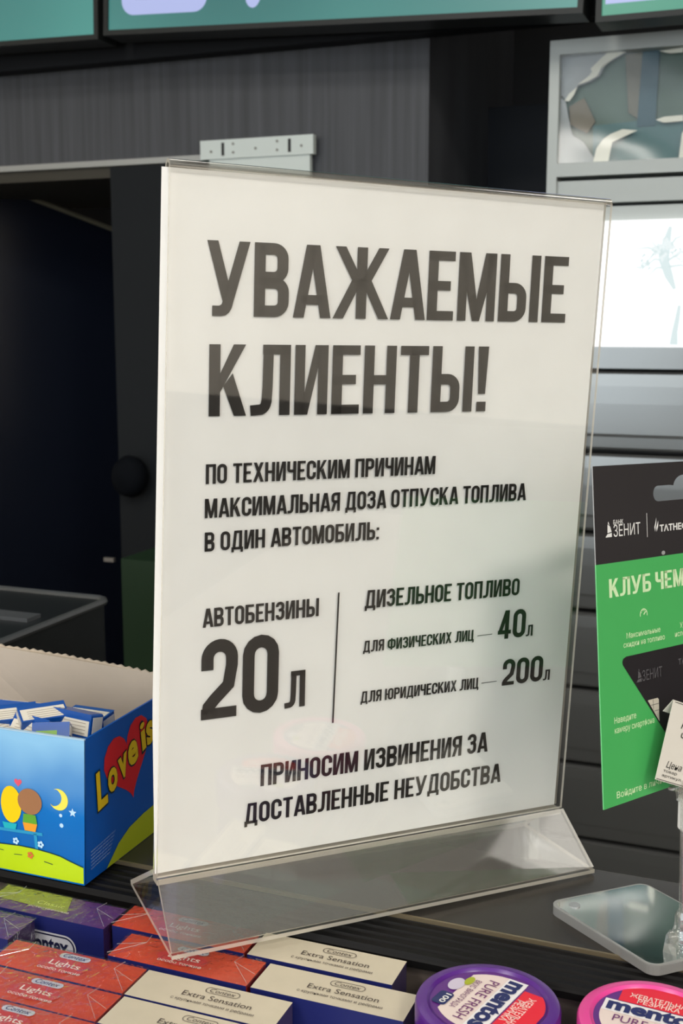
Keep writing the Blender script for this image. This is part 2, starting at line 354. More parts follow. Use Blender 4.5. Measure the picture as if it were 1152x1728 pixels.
zr = aty(400, 84, 1.47).z
tag(boxo('screen_shade_strip', (-2.3, 1.47, zr, 0.9, YB - .001, zr + .2), mat('shade_black', (0.006, 0.007, 0.009, 1), 0.6, spec=0.2)), 'long black strip added as the shade under the menu screens', 'shade strip')  # black strip added for the dark shade below the screens
# ------------------------------------------------------------------ white bracket plate on the panel
t = thing('bracket_plate', 'white metal bracket plate with two dark slots behind the notice', 'bracket', aty(338, 270, YB - .017))
WM = mat('white_metal', rgb(205, 214, 210), 0.45)
P0 = aty(338, 270, YB - .017)
zb, ztp = 0.0, aty(338, 238, YB - .017).z - P0.z
wd = aty(528, 232, YB - .017).x - P0.x
boxo('upper_plate', (0, 0, zb, wd, 0.011, ztp), WM, t, 0.001)
boxo('lower_plate', (0.012, 0.003, -0.06, wd - 0.006, 0.0115, 0.0), WM, t)
DK = mat('dark_slot', (0.01, 0.01, 0.01, 1), 0.6)
for fx in (0.195, 0.785): boxo('slot', (wd * fx, -0.0006, 0.004, wd * fx + .004, 0.0, ztp - .004), DK, t)
for fx, fz in ((0.1, .4), (0.3, .3), (0.3, .75), (0.5, .45), (0.69, .3), (0.69, .75), (0.9, .45)):
    mb = MB(); mb.lathe([(0.0018, 0), (0.0018, 0.0008), (0.0, 0.0008)], 10); mb.v = [Vector((p.x + wd * fx, -p.z, p.y + ztp * fz)) for p in mb.v]
    mb.build('screw', mat('screw_grey', (0.22, 0.22, 0.2, 1), 0.4, 0.5), t)

# ------------------------------------------------------------------ black open cabinet at left
zc = 1.4905
CABK = mat('black_cabinet', (0.005, 0.0055, 0.007, 1), 0.4, spec=0.2)
t = thing('display_cabinet', 'tall black open cabinet with a thin metal top edge, left behind the notice', 'cabinet', (-1.05, YB, 0.0))
xs = aty(195, 600, YB).x
b = lambda x0, y0, z0, x1, y1, z1: (x0 + 1.05, y0 - YB, z0, x1 + 1.05, y1 - YB, z1)
CABX = -0.66
boxo('back_panel', b(-1.75, 1.885, 0.0, CABX, 1.90, zc), CABK, t)
boxo('front_stile', b(xs, YB, 0.0, CABX, YB + .02, zc - .008), mat('charcoal_stile', (0.012, 0.014, 0.016, 1), 0.6, spec=0.12), t)
boxo('side_panel', b(CABX - .02, YB + .02, 0.0, CABX, 1.885, zc - .008), CABK, t)
boxo('top_panel', b(-1.75, YB + .004, zc - .022, CABX, 1.9, zc), mat('dark_brown_board', (0.030, 0.026, 0.016, 1), 0.6), t)
boxo('edge_trim', b(-1.75, YB - .003, zc - .0065, CABX, YB + .004, zc + .0015), mat('brushed_trim', (0.36, 0.37, 0.36, 1), 0.35, 0.5), t)
BRN = mat('brown_rail', (0.13, 0.115, 0.075, 1), 0.5)
mb = MB(); pa, pb = aty(-30, 299, YB + .10), aty(118, 308, YB + .12); mb.tube([pa, pb], 0.0028, 8)
pc = aty(75, 287, YB + .02); mb.tube([pc, pb], 0.0028, 8)
mb.v = [p - Vector((-1.05, YB, 0)) for p in mb.v]; mb.build('inner_rail', BRN, t)
# slanted dark panel standing in the cabinet
mb = MB()
A_, B_ = aty(-120, 268, YB + .10), aty(193, 388, YB + .33)
mb.prism([A_, B_, (B_.x, B_.y, 0.05), (A_.x, A_.y, 0.05)], Vector((-.01, .012, 0)))
mb.tube([A_, B_], 0.004, 8, 1)
mb.v = [p - Vector((-1.05, YB, 0)) for p in mb.v]
mb.build('slanted_panel', [mat('navy_black_gloss', (0.006, 0.008, 0.015, 1), 0.25, spec=0.25), BRN], t)
# latch and round knob
k = aty(219, 804, YB - .02)
mb = MB(); mb.lathe([(0.0, -.02), (.018, -.02), (.024, -.012), (.027, 0), (.024, .012), (.016, .019), (0, .02)], 28)
mb.v = [Vector((p.x, -p.z, p.y * 1.15)) for p in mb.v]
o = mb.build('round_knob', mat('black_knob', (0.004, 0.005, 0.007, 1), 0.8, spec=0.06), t, smooth=True); o.location = k - Vector((-1.05, YB, 0))
k = aty(186, 944, YB - .002); boxo('latch', (k.x - .009 + 1.05, -.006, k.z - .003, k.x + .008 + 1.05, 0, k.z + .003), mat('latch_metal', (0.25, 0.24, 0.23, 1), 0.35, 0.7), t)

# ------------------------------------------------------------------ grey shutter cabinet at right
GREY = mat('grey_metal_paint', (0.33, 0.345, 0.34, 1), 0.30, 0.80, noise=(2.0, 0.06, (1, 1, 1)))
GREYF = mat('grey_frame_paint', (0.42, 0.45, 0.43, 1), 0.4, 0.15)
GAPM = mat('groove_black', (0.045, 0.047, 0.047, 1), 0.7)
xl = -0.317; xr = 0.75
t = thing('shutter_cabinet', 'tall grey metal wall cabinet with horizontal slats behind the green card', 'cabinet', (xl, YB, 0))
z = lambda d: 1.265 + d
def bx(n, x0, y0, z0, x1, y1, z1, m, bev=0): return boxo(n, (x0 - xl, y0 - YB, z0, x1 - xl, y1 - YB, z1), m, t, bev)
bx('carcass', xl, YB + .03, 0.0, xr, Rm['y1'] - .002, z(.335), GAPM)
bx('side_stile', xl, YB - .006, 0.0, xl + .012, YB + .03, z(.336), GREYF, 0.001)
bx('top_rail', xl + .012, YB - .006, z(.319), xr, YB + .03, z(.336), GREYF, 0.001)
bx('middle_rail', xl + .012, YB - .006, z(.176), xr, YB + .03, z(.192), GREYF, 0.001)
bx('flap_panel', xl + .012, YB, z(.144), xr, YB + .03, z(.171), GREYF, 0.0015)
bx('header_panel', xl + .012, YB + .008, z(.122), xr, YB + .03, z(.140), GREYF, 0.001)
for zz in (.319, .176): pass
# film window: teal reflections painted as board and bands behind a wavy clear film
def quadpart(n, pxs, Y, m):
    mb = MB(); pts = [aty(px, py, Y) - Vector((xl, YB, 0)) for px, py in pxs]
    mb.prism(pts, (0, .0015, 0)); return mb.build(n, m, t)
bx('window_board', xl + .012, YB + .016, z(.192), xr, YB + .03, z(.319), mat('teal_grey_reflection', rgb(74, 98, 88), 0.5, noise=(9, 0.25, (1, 1, .6))))
quadpart('brown_band', [(1055, 92), (1086, 88), (1076, 200), (1060, 190)], YB + .013, mat('brown_grey_reflection', rgb(104, 104, 92), 0.5))
quadpart('blue_band', [(1084, 86), (1113, 84), (1105, 212), (1074, 214)], YB + .012, mat('blue_teal_reflection', rgb(44, 82, 94), 0.5))
quadpart('lower_band', [(1000, 212), (1152, 196), (1152, 272), (1000, 276)], YB + .0135, mat('sea_teal_reflection', rgb(66, 106, 108), 0.5))
quadpart('tan_patch', [(960, 180), (985, 165), (1004, 205), (990, 225), (962, 210)], YB + .011, mat('tan_reflection', rgb(108, 102, 86), 0.5))
PALE = mat('film_sheen_paint', rgb(168, 174, 176), 0.6, spec=0.2, noise=(26, 0.10, (1, 1, 2)))  # sheen and highlights of the film, painted as solid pale shapes
CREAM = mat('fold_highlight_paint', rgb(222, 222, 208), 0.45)
def filmpart(n, pxs, m, dY=0.0, bulge=0.004):
    mb = MB(); pts = [aty(px, py, YB + .009 + dY) - Vector((xl, YB, 0)) for px, py in pxs]
    c = sum(pts, Vector()) / len(pts); c.y -= bulge
    n_ = len(pts); mb.add(pts + [c], [(i, (i + 1) % n_, n_) for i in range(n_)]); mb.add([p + Vector((0, .0008, 0)) for p in pts], [tuple(range(n_))])
    return mb.build(n, m, t, smooth=True)
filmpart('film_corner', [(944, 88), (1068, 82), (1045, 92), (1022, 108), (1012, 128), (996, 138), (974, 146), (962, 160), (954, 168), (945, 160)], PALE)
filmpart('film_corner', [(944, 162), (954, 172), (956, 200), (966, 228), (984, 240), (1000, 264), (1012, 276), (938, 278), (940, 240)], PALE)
filmpart('film_highlight', [(1068, 80), (1052, 88), (1036, 98), (1026, 106), (1014, 116), (1008, 128), (992, 137), (974, 143), (990, 130), (996, 116), (1014, 98), (1030, 84)], CREAM, -.003, .002)
filmpart('film_highlight', [(974, 146), (960, 158), (952, 170), (960, 171), (968, 160)], CREAM, -.003, .001)
filmpart('film_highlight', [(1075, 220), (1058, 224), (1040, 234), (1028, 246), (1026, 274), (1000, 274), (1006, 250), (1016, 236), (1030, 226), (1050, 218)], CREAM, -.003, .002)
filmpart('film_highlight', [(1152, 194), (1120, 197), (1106, 202), (1120, 207), (1152, 204)], CREAM, -.003, .001)
filmpart('film_highlight', [(1112, 86), (1152, 80), (1152, 88), (1130, 90)], CREAM, -.003, .001)
filmpart('film_highlight', [(1160, 210), (1150, 225), (1144, 272), (1160, 272)], CREAM, -.003, .001)
mb = MB(); nx, nz = 44, 10
X0, X1, Z0, Z1 = .012, xr - xl, z(.192), z(.319)
for j in range(nz + 1):
    for i in range(nx + 1):
        u, v = i / nx, j / nz
        mb.v.append(Vector((X0 + (X1 - X0) * u, -.004 + .006 * (1 - 4 * (v - .5) ** 2) * (.4 + .6 * math.sin(u * 23 + 2 * v)), Z0 + (Z1 - Z0) * v)))
for j in range(nz):
    for i in range(nx): mb.f.append([j * (nx + 1) + i, j * (nx + 1) + i + 1, (j + 1) * (nx + 1) + i + 1, (j + 1) * (nx + 1) + i]); mb.m.append(0)
mb.build('clear_film', clear('window_film', (0.97, 0.98, 0.98), 0.03, 0.14), t, smooth=True)
# white panel and pale tree shapes, both put in as emission
LIT = glow_mat('white_glow', (1.0, 1.0, 1.0, 1), 1.25)
bx('glow_panel', xl + .012, YB - .001, z(-.030), xr, YB + .03, z(.122), LIT)
TREEM = glow_mat('pale_tree_glow', rgb(214, 229, 229), 1.0)
TREE2 = glow_mat('paler_tree_glow', rgb(232, 241, 241), 1.0)
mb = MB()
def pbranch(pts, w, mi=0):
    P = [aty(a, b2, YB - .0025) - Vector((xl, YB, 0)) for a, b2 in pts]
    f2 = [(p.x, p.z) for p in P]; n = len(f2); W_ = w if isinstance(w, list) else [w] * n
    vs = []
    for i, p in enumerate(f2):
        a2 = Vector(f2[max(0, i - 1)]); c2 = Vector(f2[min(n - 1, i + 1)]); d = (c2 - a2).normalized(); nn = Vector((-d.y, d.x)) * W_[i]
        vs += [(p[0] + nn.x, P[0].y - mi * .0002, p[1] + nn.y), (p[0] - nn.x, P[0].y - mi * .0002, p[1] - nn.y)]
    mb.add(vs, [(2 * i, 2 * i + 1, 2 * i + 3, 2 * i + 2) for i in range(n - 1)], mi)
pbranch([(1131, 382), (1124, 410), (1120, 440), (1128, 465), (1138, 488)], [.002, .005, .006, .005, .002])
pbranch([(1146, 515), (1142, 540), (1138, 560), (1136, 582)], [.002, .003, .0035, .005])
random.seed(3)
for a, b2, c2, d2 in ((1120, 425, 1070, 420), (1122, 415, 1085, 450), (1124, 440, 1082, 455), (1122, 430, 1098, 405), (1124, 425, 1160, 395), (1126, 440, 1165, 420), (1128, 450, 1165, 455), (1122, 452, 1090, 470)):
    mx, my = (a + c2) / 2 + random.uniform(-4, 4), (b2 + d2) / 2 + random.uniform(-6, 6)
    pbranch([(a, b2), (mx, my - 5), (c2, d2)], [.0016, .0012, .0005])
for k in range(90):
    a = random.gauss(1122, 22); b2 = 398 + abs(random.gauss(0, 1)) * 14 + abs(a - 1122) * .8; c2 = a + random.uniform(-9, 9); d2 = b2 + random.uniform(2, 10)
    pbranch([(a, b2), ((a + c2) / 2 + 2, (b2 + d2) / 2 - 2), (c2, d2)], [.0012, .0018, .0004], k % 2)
mb.build('tree_shapes', [TREEM, TREE2], t)
bx('sill_rail', xl + .012, YB - .004, z(-.0565), xr, YB + .03, z(-.030), GREY, 0.001)
# horizontal slats
for k in range(9):
    zt_, zb_ = z(-.0605 - .1035 * k), z(-.0605 - .1035 * (k + 1) + .006)
    mb = MB()
    prof = [(YB + .03, zt_), (YB + .004, zt_), (YB + .0018, zt_ - .003), (YB + .0006, zt_ - .018), (YB, zt_ - .040), (YB, zb_ + .020), (YB + .0008, zb_ + .016), (YB + .0012, zb_ + .003), (YB + .003, zb_), (YB + .03, zb_)]
    mb.prism([(0.012, y - YB, zz) for y, zz in prof], (xr - xl - .012, 0, 0)); mb.m[2] = mb.m[3] = mb.m[-2] = 1; mb.build('shutter_slat', [GREY, GAPM], t)
bx('plinth', xl + .012, YB + .01, 0.0, xr, YB + .03, z(-1.0), GREY)

# ------------------------------------------------------------------ dark case and green bin on the staff side
c0 = aty(181, 1004, 0.85)
t = thing('dark_case', 'black boxy case with rounded corner and grey slot on top, behind the open carton', 'case', (c0.x, 0.85, 0))
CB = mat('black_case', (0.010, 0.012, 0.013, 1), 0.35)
mb = MB()
out = [(0.002, -.24)] + [(p[0] - .0, p[1]) for p in arc(-.010, -.012, .012, 0, 90, 6)] + [(-.5, 0), (-.5, -.24)]
mb.prism([(x, y, 0.0) for x, y in out], (0, 0, c0.z - .004)); mb.build('body', CB, t, 0.0)
mb = MB(); inner = [(x * .985 - .003 if x > -.4 else x, y - .004) for x, y in out]
o_ = [(x, y, c0.z - .004) for x, y in out]
mb.tube(o_[:-2] + [o_[-2]], 0.0032, 8); mb.build('rim', mat('case_rim', (0.055, 0.058, 0.058, 1), 0.35), t)
s0 = atz(0, 1030, c0.z) - Vector((c0.x, .85, 0)); boxo('paper_slot', (s0.x - .1, s0.y - .012, c0.z - .004, s0.x + .035, s0.y + .006, c0.z - .001), mat('slot_grey', (0.07, 0.075, 0.08, 1), 0.4), t)
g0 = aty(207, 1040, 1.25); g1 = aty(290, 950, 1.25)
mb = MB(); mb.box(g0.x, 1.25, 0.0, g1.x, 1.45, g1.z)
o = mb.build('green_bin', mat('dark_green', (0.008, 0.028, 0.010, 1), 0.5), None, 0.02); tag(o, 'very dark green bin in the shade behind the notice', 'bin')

# ================================================================== service counter: raised ledge, ribbed edge, lower shelf
ZL = 0.998
Y0, YE, YK = 0.4508, 0.4805, 0.558
t = thing('service_counter', 'dark brown counter with raised ledge and black ribbed edge', 'counter', (-0.2, 0.5, 0))
LAM = mat('brown_laminate', (0.10, 0.082, 0.070, 1), 0.38, spec=0.45, noise=(40, 0.10, (1, 1, 1)))
cb = lambda n, x0, y0, z0, x1, y1, z1, m, bev=0: boxo(n, (x0 + .2, y0 - .5, z0, x1 + .2, y1 - .5, z1), m, t, bev)
cb('ledge_top', -1.4, YE, ZL - .007, 0.9, YK, ZL, mat('ledge_laminate', (0.030, 0.026, 0.022, 1), 0.24, spec=0.4, noise=(50, 0.08, (1, 1, 1))))
cb('front_panel', -1.4, Y0 + .004, 0.0, 0.9, YK - .004, ZL - .007, LAM)
cb('gold_strip', -1.4, YE - .0012, ZL - .004, 0.9, YE, ZL + .0003, mat('brass_strip', (0.26, 0.21, 0.13, 1), 0.35, 0.6))
mb = MB(); pf = [(YE - .0012, ZL - .007)]
pf2 = [(YE - .0012, ZL - .0016)]
yy = YE - .0012
for k in range(5):
    yy -= .0008; pf2.append((yy, ZL - .0028)); yy -= .0010; pf2.append((yy, ZL - .0013)); yy -= .0030; pf2.append((yy, ZL - .0013)); yy -= .0008; pf2.append((yy, ZL - .0028))
pf2 += [(Y0 + .0012, ZL - .002), (Y0, ZL - .004), (Y0, ZL - .007)]
mb.prism([(-1.2, y - .5, zz) for y, zz in [pf[0]] + pf2], (2.3, 0, 0)); mb.build('ribbed_edge', mat('black_rubber_edge', (0.004, 0.0036, 0.0036, 1), 0.5, spec=0.16), t)
ZS = 0.915
t = thing('lower_shelf', 'dark brown lower shelf in front of the ledge carrying packets and tubs', 'shelf', (-0.2, 0.5, 0))
cb('shelf_board', -1.4, 0.12, ZS - .025, 0.9, Y0 + .0035, ZS, LAM)
cb('lower_body', -1.4, 0.15, 0.0, 0.9, Y0 + .0035, ZS - .025, LAM)

# ================================================================== acrylic sign holder and its notice
def tow(v): return Vector((v[0] * math.cos(YAW) - v[1] * math.sin(YAW), v[0] * math.sin(YAW) + v[1] * math.cos(YAW), v[2]))
SX, SY, SN = tow((0.90326846, 0.42803592, -0.02985542)), tow((0.04518248, -0.0256914, 0.99864833)), tow((0.42669033, -0.90339648, -0.04254595))
SO = tow((-0.07961245, 0.48064784, -0.23737524)) + Vector((0, 0, 1.265))
SM = Matrix(((SX.x, SY.x, SN.x, SO.x), (SX.y, SY.y, SN.y, SO.y), (SX.z, SY.z, SN.z, SO.z), (0, 0, 0, 1)))
SW, SH = 0.212, 0.300
t = thing('sign_holder', 'clear acrylic sign holder with triangular foot standing across the ledge', 'sign holder', M=SM)
mb = MB(); mb.slab((0, 0, -.0015), (SW, 0, -.0015), (SW, SH - .0025, -.0015), (0, SH - .0025, -.0015), .0015); mb.build('front_panel', [ACR, ACRE], t)
mb = MB(); mb.slab((0, 0, -.0062), (SW, 0, -.0062), (SW, SH - .0025, -.0062), (0, SH - .0025, -.0062), .0015); mb.build('back_panel', [ACR, ACRE], t)
mb = MB(); ro, ri = .0031, .0016
o_ = [(SH - .0025 + ro * math.sin(a), -.0031 + ro * math.cos(a)) for a in [math.pi * i / 10 for i in range(11)]]
i_ = [(SH - .0025 + ri * math.sin(a), -.0031 + ri * math.cos(a)) for a in [math.pi * i / 10 for i in range(11)]]
for x in (0, SW):
    mb.v += [Vector((x, y, n)) for y, n in o_] + [Vector((x, y, n)) for y, n in i_]
for i in range(10):
    mb.f += [[i, i + 1, 22 + i + 1, 22 + i], [11 + i, 33 + i, 33 + i + 1, 11 + i + 1], [i, 11 + i, 11 + i + 1, i + 1], [22 + i, 22 + i + 1, 33 + i + 1, 33 + i]]; mb.m += [0, 0, 1, 1]
mb.build('top_fold', [clear('acrylic_bend', (0.86, 0.85, 0.82), 0.24, 0.04), ACRE], t, smooth=True)
F3l, F3r = (0, -.0256, .0229), (SW, -.0212, .0300)
F1l, F1r = (0, -.0235, -.0410), (SW, -.0238, -.0300)
E3l, E3r = tuple(Vector((0, -.0012, 0)).lerp(Vector(F3l), .925)), tuple(Vector((SW, -.0012, 0)).lerp(Vector(F3r), .925))
mb = MB(); mb.slab((0, -.0012, 0), E3l, E3r, (SW, -.0012, 0), .0019); mb.build('foot_front', [ACRF, ACRE], t)
mb = MB(); mb.slab(F1l, (0, -.0012, -.0062), (SW, -.0012, -.0062), F1r, .0022); mb.build('foot_back', [ACR, ACRE], t)
mb = MB(); mb.slab(F3l, F1l, F1r, F3r, -.0019); mb.build('foot_base', [ACR, ACRE], t)
mb = MB(); mb.slab((0, -.0012, -.0062), (SW, -.0012, -.0062), (SW, -.0012, 0), (0, -.0012, 0), .0022); mb.build('paper_rest', [ACR, ACRE], t)

# notice: one sheet of paper, slipped a little to the left in the holder, edge slightly curled
NM = SM.copy()
t = thing('printed_notice', 'white paper notice with bold black lettering inside the acrylic holder', 'notice', M=NM)
mb = MB(); nx, ny = 26, 30
def paper(u, v):
    x = -.0020 + (.0022 if u > 0 and v < .0 else 0); y0 = .0006; y1 = .2972
    sl = -.0018 * (1 - v)
    xx = (-.0024 + .0022 * max(0, (.25 - v) / .25)) * (1 - u) + .2098 * u
    yy = y0 + (y1 - y0) * v + (.0012 * u if v > .5 else 0) * (v - .5) * 2
    nn = -.0034 - .0008 * math.sin(u * math.pi) * math.sin(v * math.pi)
    if xx < .004: nn += .0003
    return Vector((xx, yy, nn))
for side in (0, 1):
    o0 = len(mb.v)
    for j in range(ny + 1):
        for i in range(nx + 1): mb.v.append(paper(i / nx, j / ny) - Vector((0, 0, .00015 * side)))
    for j in range(ny):
        for i in range(nx):
            f = [o0 + j * (nx + 1) + i, o0 + j * (nx + 1) + i + 1, o0 + (j + 1) * (nx + 1) + i + 1, o0 + (j + 1) * (nx + 1) + i]
            mb.f.append(f if side == 0 else f[::-1]); mb.m.append(0)
mb.build('paper_sheet', PAPER, t, smooth=True)
def L_(name, s, x0, yb0, x1, yb1, h, kind='p'):
    """a line of print: baseline from (x0,yb0) to (x1,yb1) in mm from the top left of the holder, cap height h"""
    mb = MB(); sh = .0011
    a = Vector((x0 * .001 + sh, SH - yb0 * .001, -.0030)); b_ = Vector((x1 * .001 + sh, SH - yb1 * .001, -.0030))
    d = (b_ - a); w = d.length; ux = d.normalized(); uy = Vector((-ux.y, ux.x, 0))
    mb.flat(poster(s, w, h * .001), a, ux, uy); return mb.build(name, INK, t)
L_('heading_line', 'УВАЖАЕМЫЕ', 16.2, 59.4, 191.8, 56.9, 29.9)
L_('heading_line', 'КЛИЕНТЫ!', 18.1, 100.1, 151.9, 98.2, 29.4)
L_('text_line', 'ПО ТЕХНИЧЕСКИМ ПРИЧИНАМ', 17.6, 128.3, 126.8, 126.7, 8.3)
L_('text_line', 'МАКСИМАЛЬНАЯ ДОЗА ОТПУСКА ТОПЛИВА', 17.5, 142.7, 176.9, 140.5, 8.2)
L_('text_line', 'В ОДИН АВТОМОБИЛЬ:', 17.8, 157.0, 100.0, 155.7, 8.2)
L_('text_line', 'АВТОБЕНЗИНЫ', 17.8, 190.1, 71.8, 189.1, 8.3)
L_('big_number', '20', 18.0, 231.5, 54.0, 231.0, 35.7)
L_('unit_letter', 'Л', 56.9, 230.6, 66.9, 230.4, 17.0)
L_('text_line', 'ДИЗЕЛЬНОЕ ТОПЛИВО', 94.4, 187.4, 177.4, 186.9, 8.4)
L_('text_line', 'ДЛЯ ФИЗИЧЕСКИХ ЛИЦ', 94.7, 208.1, 153.5, 207.6, 5.4)
L_('dash', '—', 155.3, 207.6, 163.8, 207.4, 5.0)
L_('big_number', '40', 166.8, 208.3, 182.6, 208.2, 14.2)
L_('unit_letter', 'Л', 183.0, 208.1, 187.0, 208.0, 5.6)
L_('text_line', 'ДЛЯ ЮРИДИЧЕСКИХ ЛИЦ', 94.7, 232.3, 158.0, 231.9, 5.5)
L_('dash', '—', 159.5, 231.6, 168.2, 231.5, 5.0)
L_('big_number', '200', 171.2, 232.0, 194.8, 231.9, 13.2)
L_('unit_letter', 'Л', 195.2, 231.8, 199.2, 231.8, 5.4)
L_('text_line', 'ПРИНОСИМ ИЗВИНЕНИЯ ЗА', 46.7, 265.9, 165.4, 265.0, 10.2)
L_('text_line', 'ДОСТАВЛЕННЫЕ НЕУДОБСТВА', 39.6, 283.0, 174.3, 282.1, 9.8)
mb = MB(); mb.flat([rc(.0818, SH - .2402, .0826, SH - .179)], (0, 0, -.0030), (1, 0, 0), (0, 1, 0)); mb.build('divider_line', INK, t)

# ================================================================== blue display carton with gum pieces
LX, LY = -0.3100, Y0
t = thing('display_carton', 'open blue cardboard display carton of gum with red heart and yellow lettering', 'carton', (LX, LY, ZL))
BLUEF = bpy.data.materials.new('sky_blue_print'); BLUEF.use_nodes = True
nt = BLUEF.node_tree; bb = nt.nodes['Principled BSDF']; bb.inputs['Roughness'].default_value = 0.25
tc = nt.nodes.new('ShaderNodeTexCoord'); sp = nt.nodes.new('ShaderNodeSeparateXYZ'); mr = nt.nodes.new('ShaderNodeMapRange'); nz = nt.nodes.new('ShaderNodeTexNoise'); nz.inputs['Scale'].default_value = 25; ad = nt.nodes.new('ShaderNodeMath'); ad.operation = 'MULTIPLY_ADD'; ad.inputs[1].default_value = 0.03
rp = nt.nodes.new('ShaderNodeValToRGB')
mr.inputs['From Min'].default_value = 0.025; mr.inputs['From Max'].default_value = 0.085
rp.color_ramp.elements[0].color = rgb(0, 100, 182); rp.color_ramp.elements[1].color = rgb(140, 195, 232)
e_ = rp.color_ramp.elements.new(0.42); e_.color = rgb(6, 112, 194)
nt.links.new(tc.outputs['Object'], sp.inputs[0]); nt.links.new(tc.outputs['Object'], nz.inputs['Vector']); nt.links.new(nz.outputs['Fac'], ad.inputs[0]); nt.links.new(sp.outputs['Z'], ad.inputs[2])
nt.links.new(ad.outputs[0], mr.inputs['Value']); nt.links.new(mr.outputs[0], rp.inputs[0]); nt.links.new(rp.outputs[0], bb.inputs['Base Color'])
BLUES = mat('deep_blue_print', rgb(6, 84, 172), 0.3)
CARD = mat('raw_cardboard', (0.46, 0.385, 0.30, 1), 0.85, noise=(18, 0.08, (1, 1, 2)))
LIME = mat('lime_print', rgb(186, 214, 20), 0.35)
hL, hB, dB = .0730, .0862, .0800
T_ = .0011
mb = MB()   # front panel, side panel flare slightly outwards
mb.prism([(-.17, 0, 0), (0, 0, 0), (.0022, .0008, hL), (-.17, .0008, hL - .0012)], (0, T_, 0), 0); o = mb.build('front_panel', BLUEF, t)
mb = MB(); mb.prism([(-.0000, .0002, 0), (0, dB, 0), (.0022, dB, hL + .001), (.0022, .001, hL)], (-T_, 0, 0), 0); mb.build('side_panel', BLUES, t)
mb = MB(); pts = [(-.17, 0), (0.001, 0), (0.001, hB - .004)]
n = 64
for i in range(n + 1):
    u = i / n; x = .001 - .171 * u
    zz = hB - .0042 + .006 * min(1, u * 1.0) + (0.0009 if i % 2 else 0) + random.uniform(-.0003, .0003)
    pts.append((x, zz))
mb.prism([(x, dB - T_ + .006 * math.sin(max(0, min(1, -x / .17)) * 3.14), zz) for x, zz in pts], (0, T_, 0)); mb.build('back_panel', CARD, t)
mb = MB(); mb.box(-.17, T_, 0, -T_, dB - T_, T_); mb.box(-.171, 0, 0, -.17, dB, hL); mb.build('carton_bottom', CARD, t)
mb = MB(); mb.prism([(-.17, .001 - .0001, hL - .0015), (.0022, .0008 - .0002, hL - .0003), (.0022, .0008 - .0002, hL + .0003), (-.17, .0007, hL - .0009)], (0, T_ + .0003, 0)); mb.build('pale_rim', mat('carton_edge', rgb(176, 205, 226), 0.5), t)
def fprint(name, shapes, m, off=.0002, side=False):
    mb = MB()
    if side:   # side face: x -> +Y, y -> Z, leaning outwards
        mb.flat([([(p[0] * .001, p[1] * .001) for p in pts], fs) for pts, fs in shapes], (off, 0, 0), (0, 1, 0), (.0022 / hL, 0, 1))
    else:
        mb.flat([([(p[0] * .001, p[1] * .001) for p in pts], fs) for pts, fs in shapes], (0, -off, 0), (1, 0, 0), (0, .0008 / hL, 1))
    return mb.build(name, m, t)
fprint('lime_hill', [q((-170, .1), (-.3, .9), (-.2, 9.2), (-7.7, 11.0), (-13, 12.6), (-19, 13.4), (-28, 14.1), (-37, 14.2), (-48, 13.5), (-80, 13), (-170, 14))], LIME)
OUTL = mat('dark_outline', rgb(10, 50, 60), 0.4)
fprint('hill_outline', [path([(-.3, 9.3), (-7.7, 11.2), (-13, 12.8), (-19, 13.6), (-28, 14.3), (-37, 14.4), (-48, 13.7), (-80, 13.2), (-170, 14.2)], .55)], OUTL, .0003)
YEL = mat('yellow_print', rgb(252, 206, 6), 0.35); 
moon = arc(-13.2, 41.4, 5.4, 118, -150, 18); moon2 = arc(-16.6, 42.3, 5.2, -98, 62, 14, 4.6)
fprint('moon', [(moon + moon2, [tuple(range(len(moon + moon2)))])], mat('pale_yellow_print', rgb(246, 230, 90), 0.35))
def star(cx, cy, r, k=5):
    return [(cx + (r if i % 2 == 0 else r * .45) * math.sin(math.pi * i / k), cy + (r if i % 2 == 0 else r * .45) * math.cos(math.pi * i / k)) for i in range(2 * k)]
def poly(p): return (p, [tuple(range(len(p)))])
PALEB = mat('pale_star_print', rgb(190, 226, 250), 0.35)
fprint('stars', [poly(star(-5.4, 36.0, 2.3)), poly(arc(-12.2, 33.6, .9, 0, 360, 12)[:-1]), poly(arc(-11.9, 28.6, 1.1, 0, 360, 12)[:-1])], PALEB)
def heart(cx, cy, w, h, rot=0, n=28):
    out = []
    for i in range(n):
        a = 2 * math.pi * i / n; x = 16 * math.sin(a) ** 3 / 32 * w; y = (13 * math.cos(a) - 5 * math.cos(2 * a) - 2 * math.cos(3 * a) - math.cos(4 * a) + 2.5) / 29 * h
        out.append((cx + x * math.cos(rot) - y * math.sin(rot), cy + x * math.sin(rot) + y * math.cos(rot)))
    return out
RED = mat('red_print', rgb(214, 30, 40), 0.35)
fprint('small_heart', [poly(heart(-36.2, 46.4, 4.4, 4.0))], mat('pink_print', rgb(228, 88, 110), 0.35))
# plain stand-ins for the printed picture: a bench with two round plants in pots
TEALP = mat('bench_teal_print', rgb(40, 150, 196), 0.35)
fprint('bench', [path([(-62, 21.4), (-48, 21.4), (-23, 22.2)], 1.6), path([(-27.2, 22), (-26.6, 14)], 1.8), path([(-57, 21), (-57.4, 13.6)], 1.8)], TEALP, .0003)
fprint('round_plant', [poly(arc(-40.6, 35, 6.0, 0, 360, 26, 9.4)[:-1])], YEL, .0004)
fprint('round_plant', [poly(arc(-29.6, 38, 7.0, 0, 360, 26, 6.6)[:-1])], mat('brown_print', rgb(160, 112, 76), 0.35), .0005)
fprint('plant_pot', [q((-46, 25.5), (-37.5, 25.5), (-38.4, 22.4), (-45, 22.4))], mat('turquoise_print', rgb(30, 178, 190), 0.35), .0006)
fprint('plant_stem', [q((-33.4, 31.5), (-26.4, 31.5), (-25.6, 27), (-34, 27))], mat('leaf_green_print', rgb(96, 164, 50), 0.35), .0006)
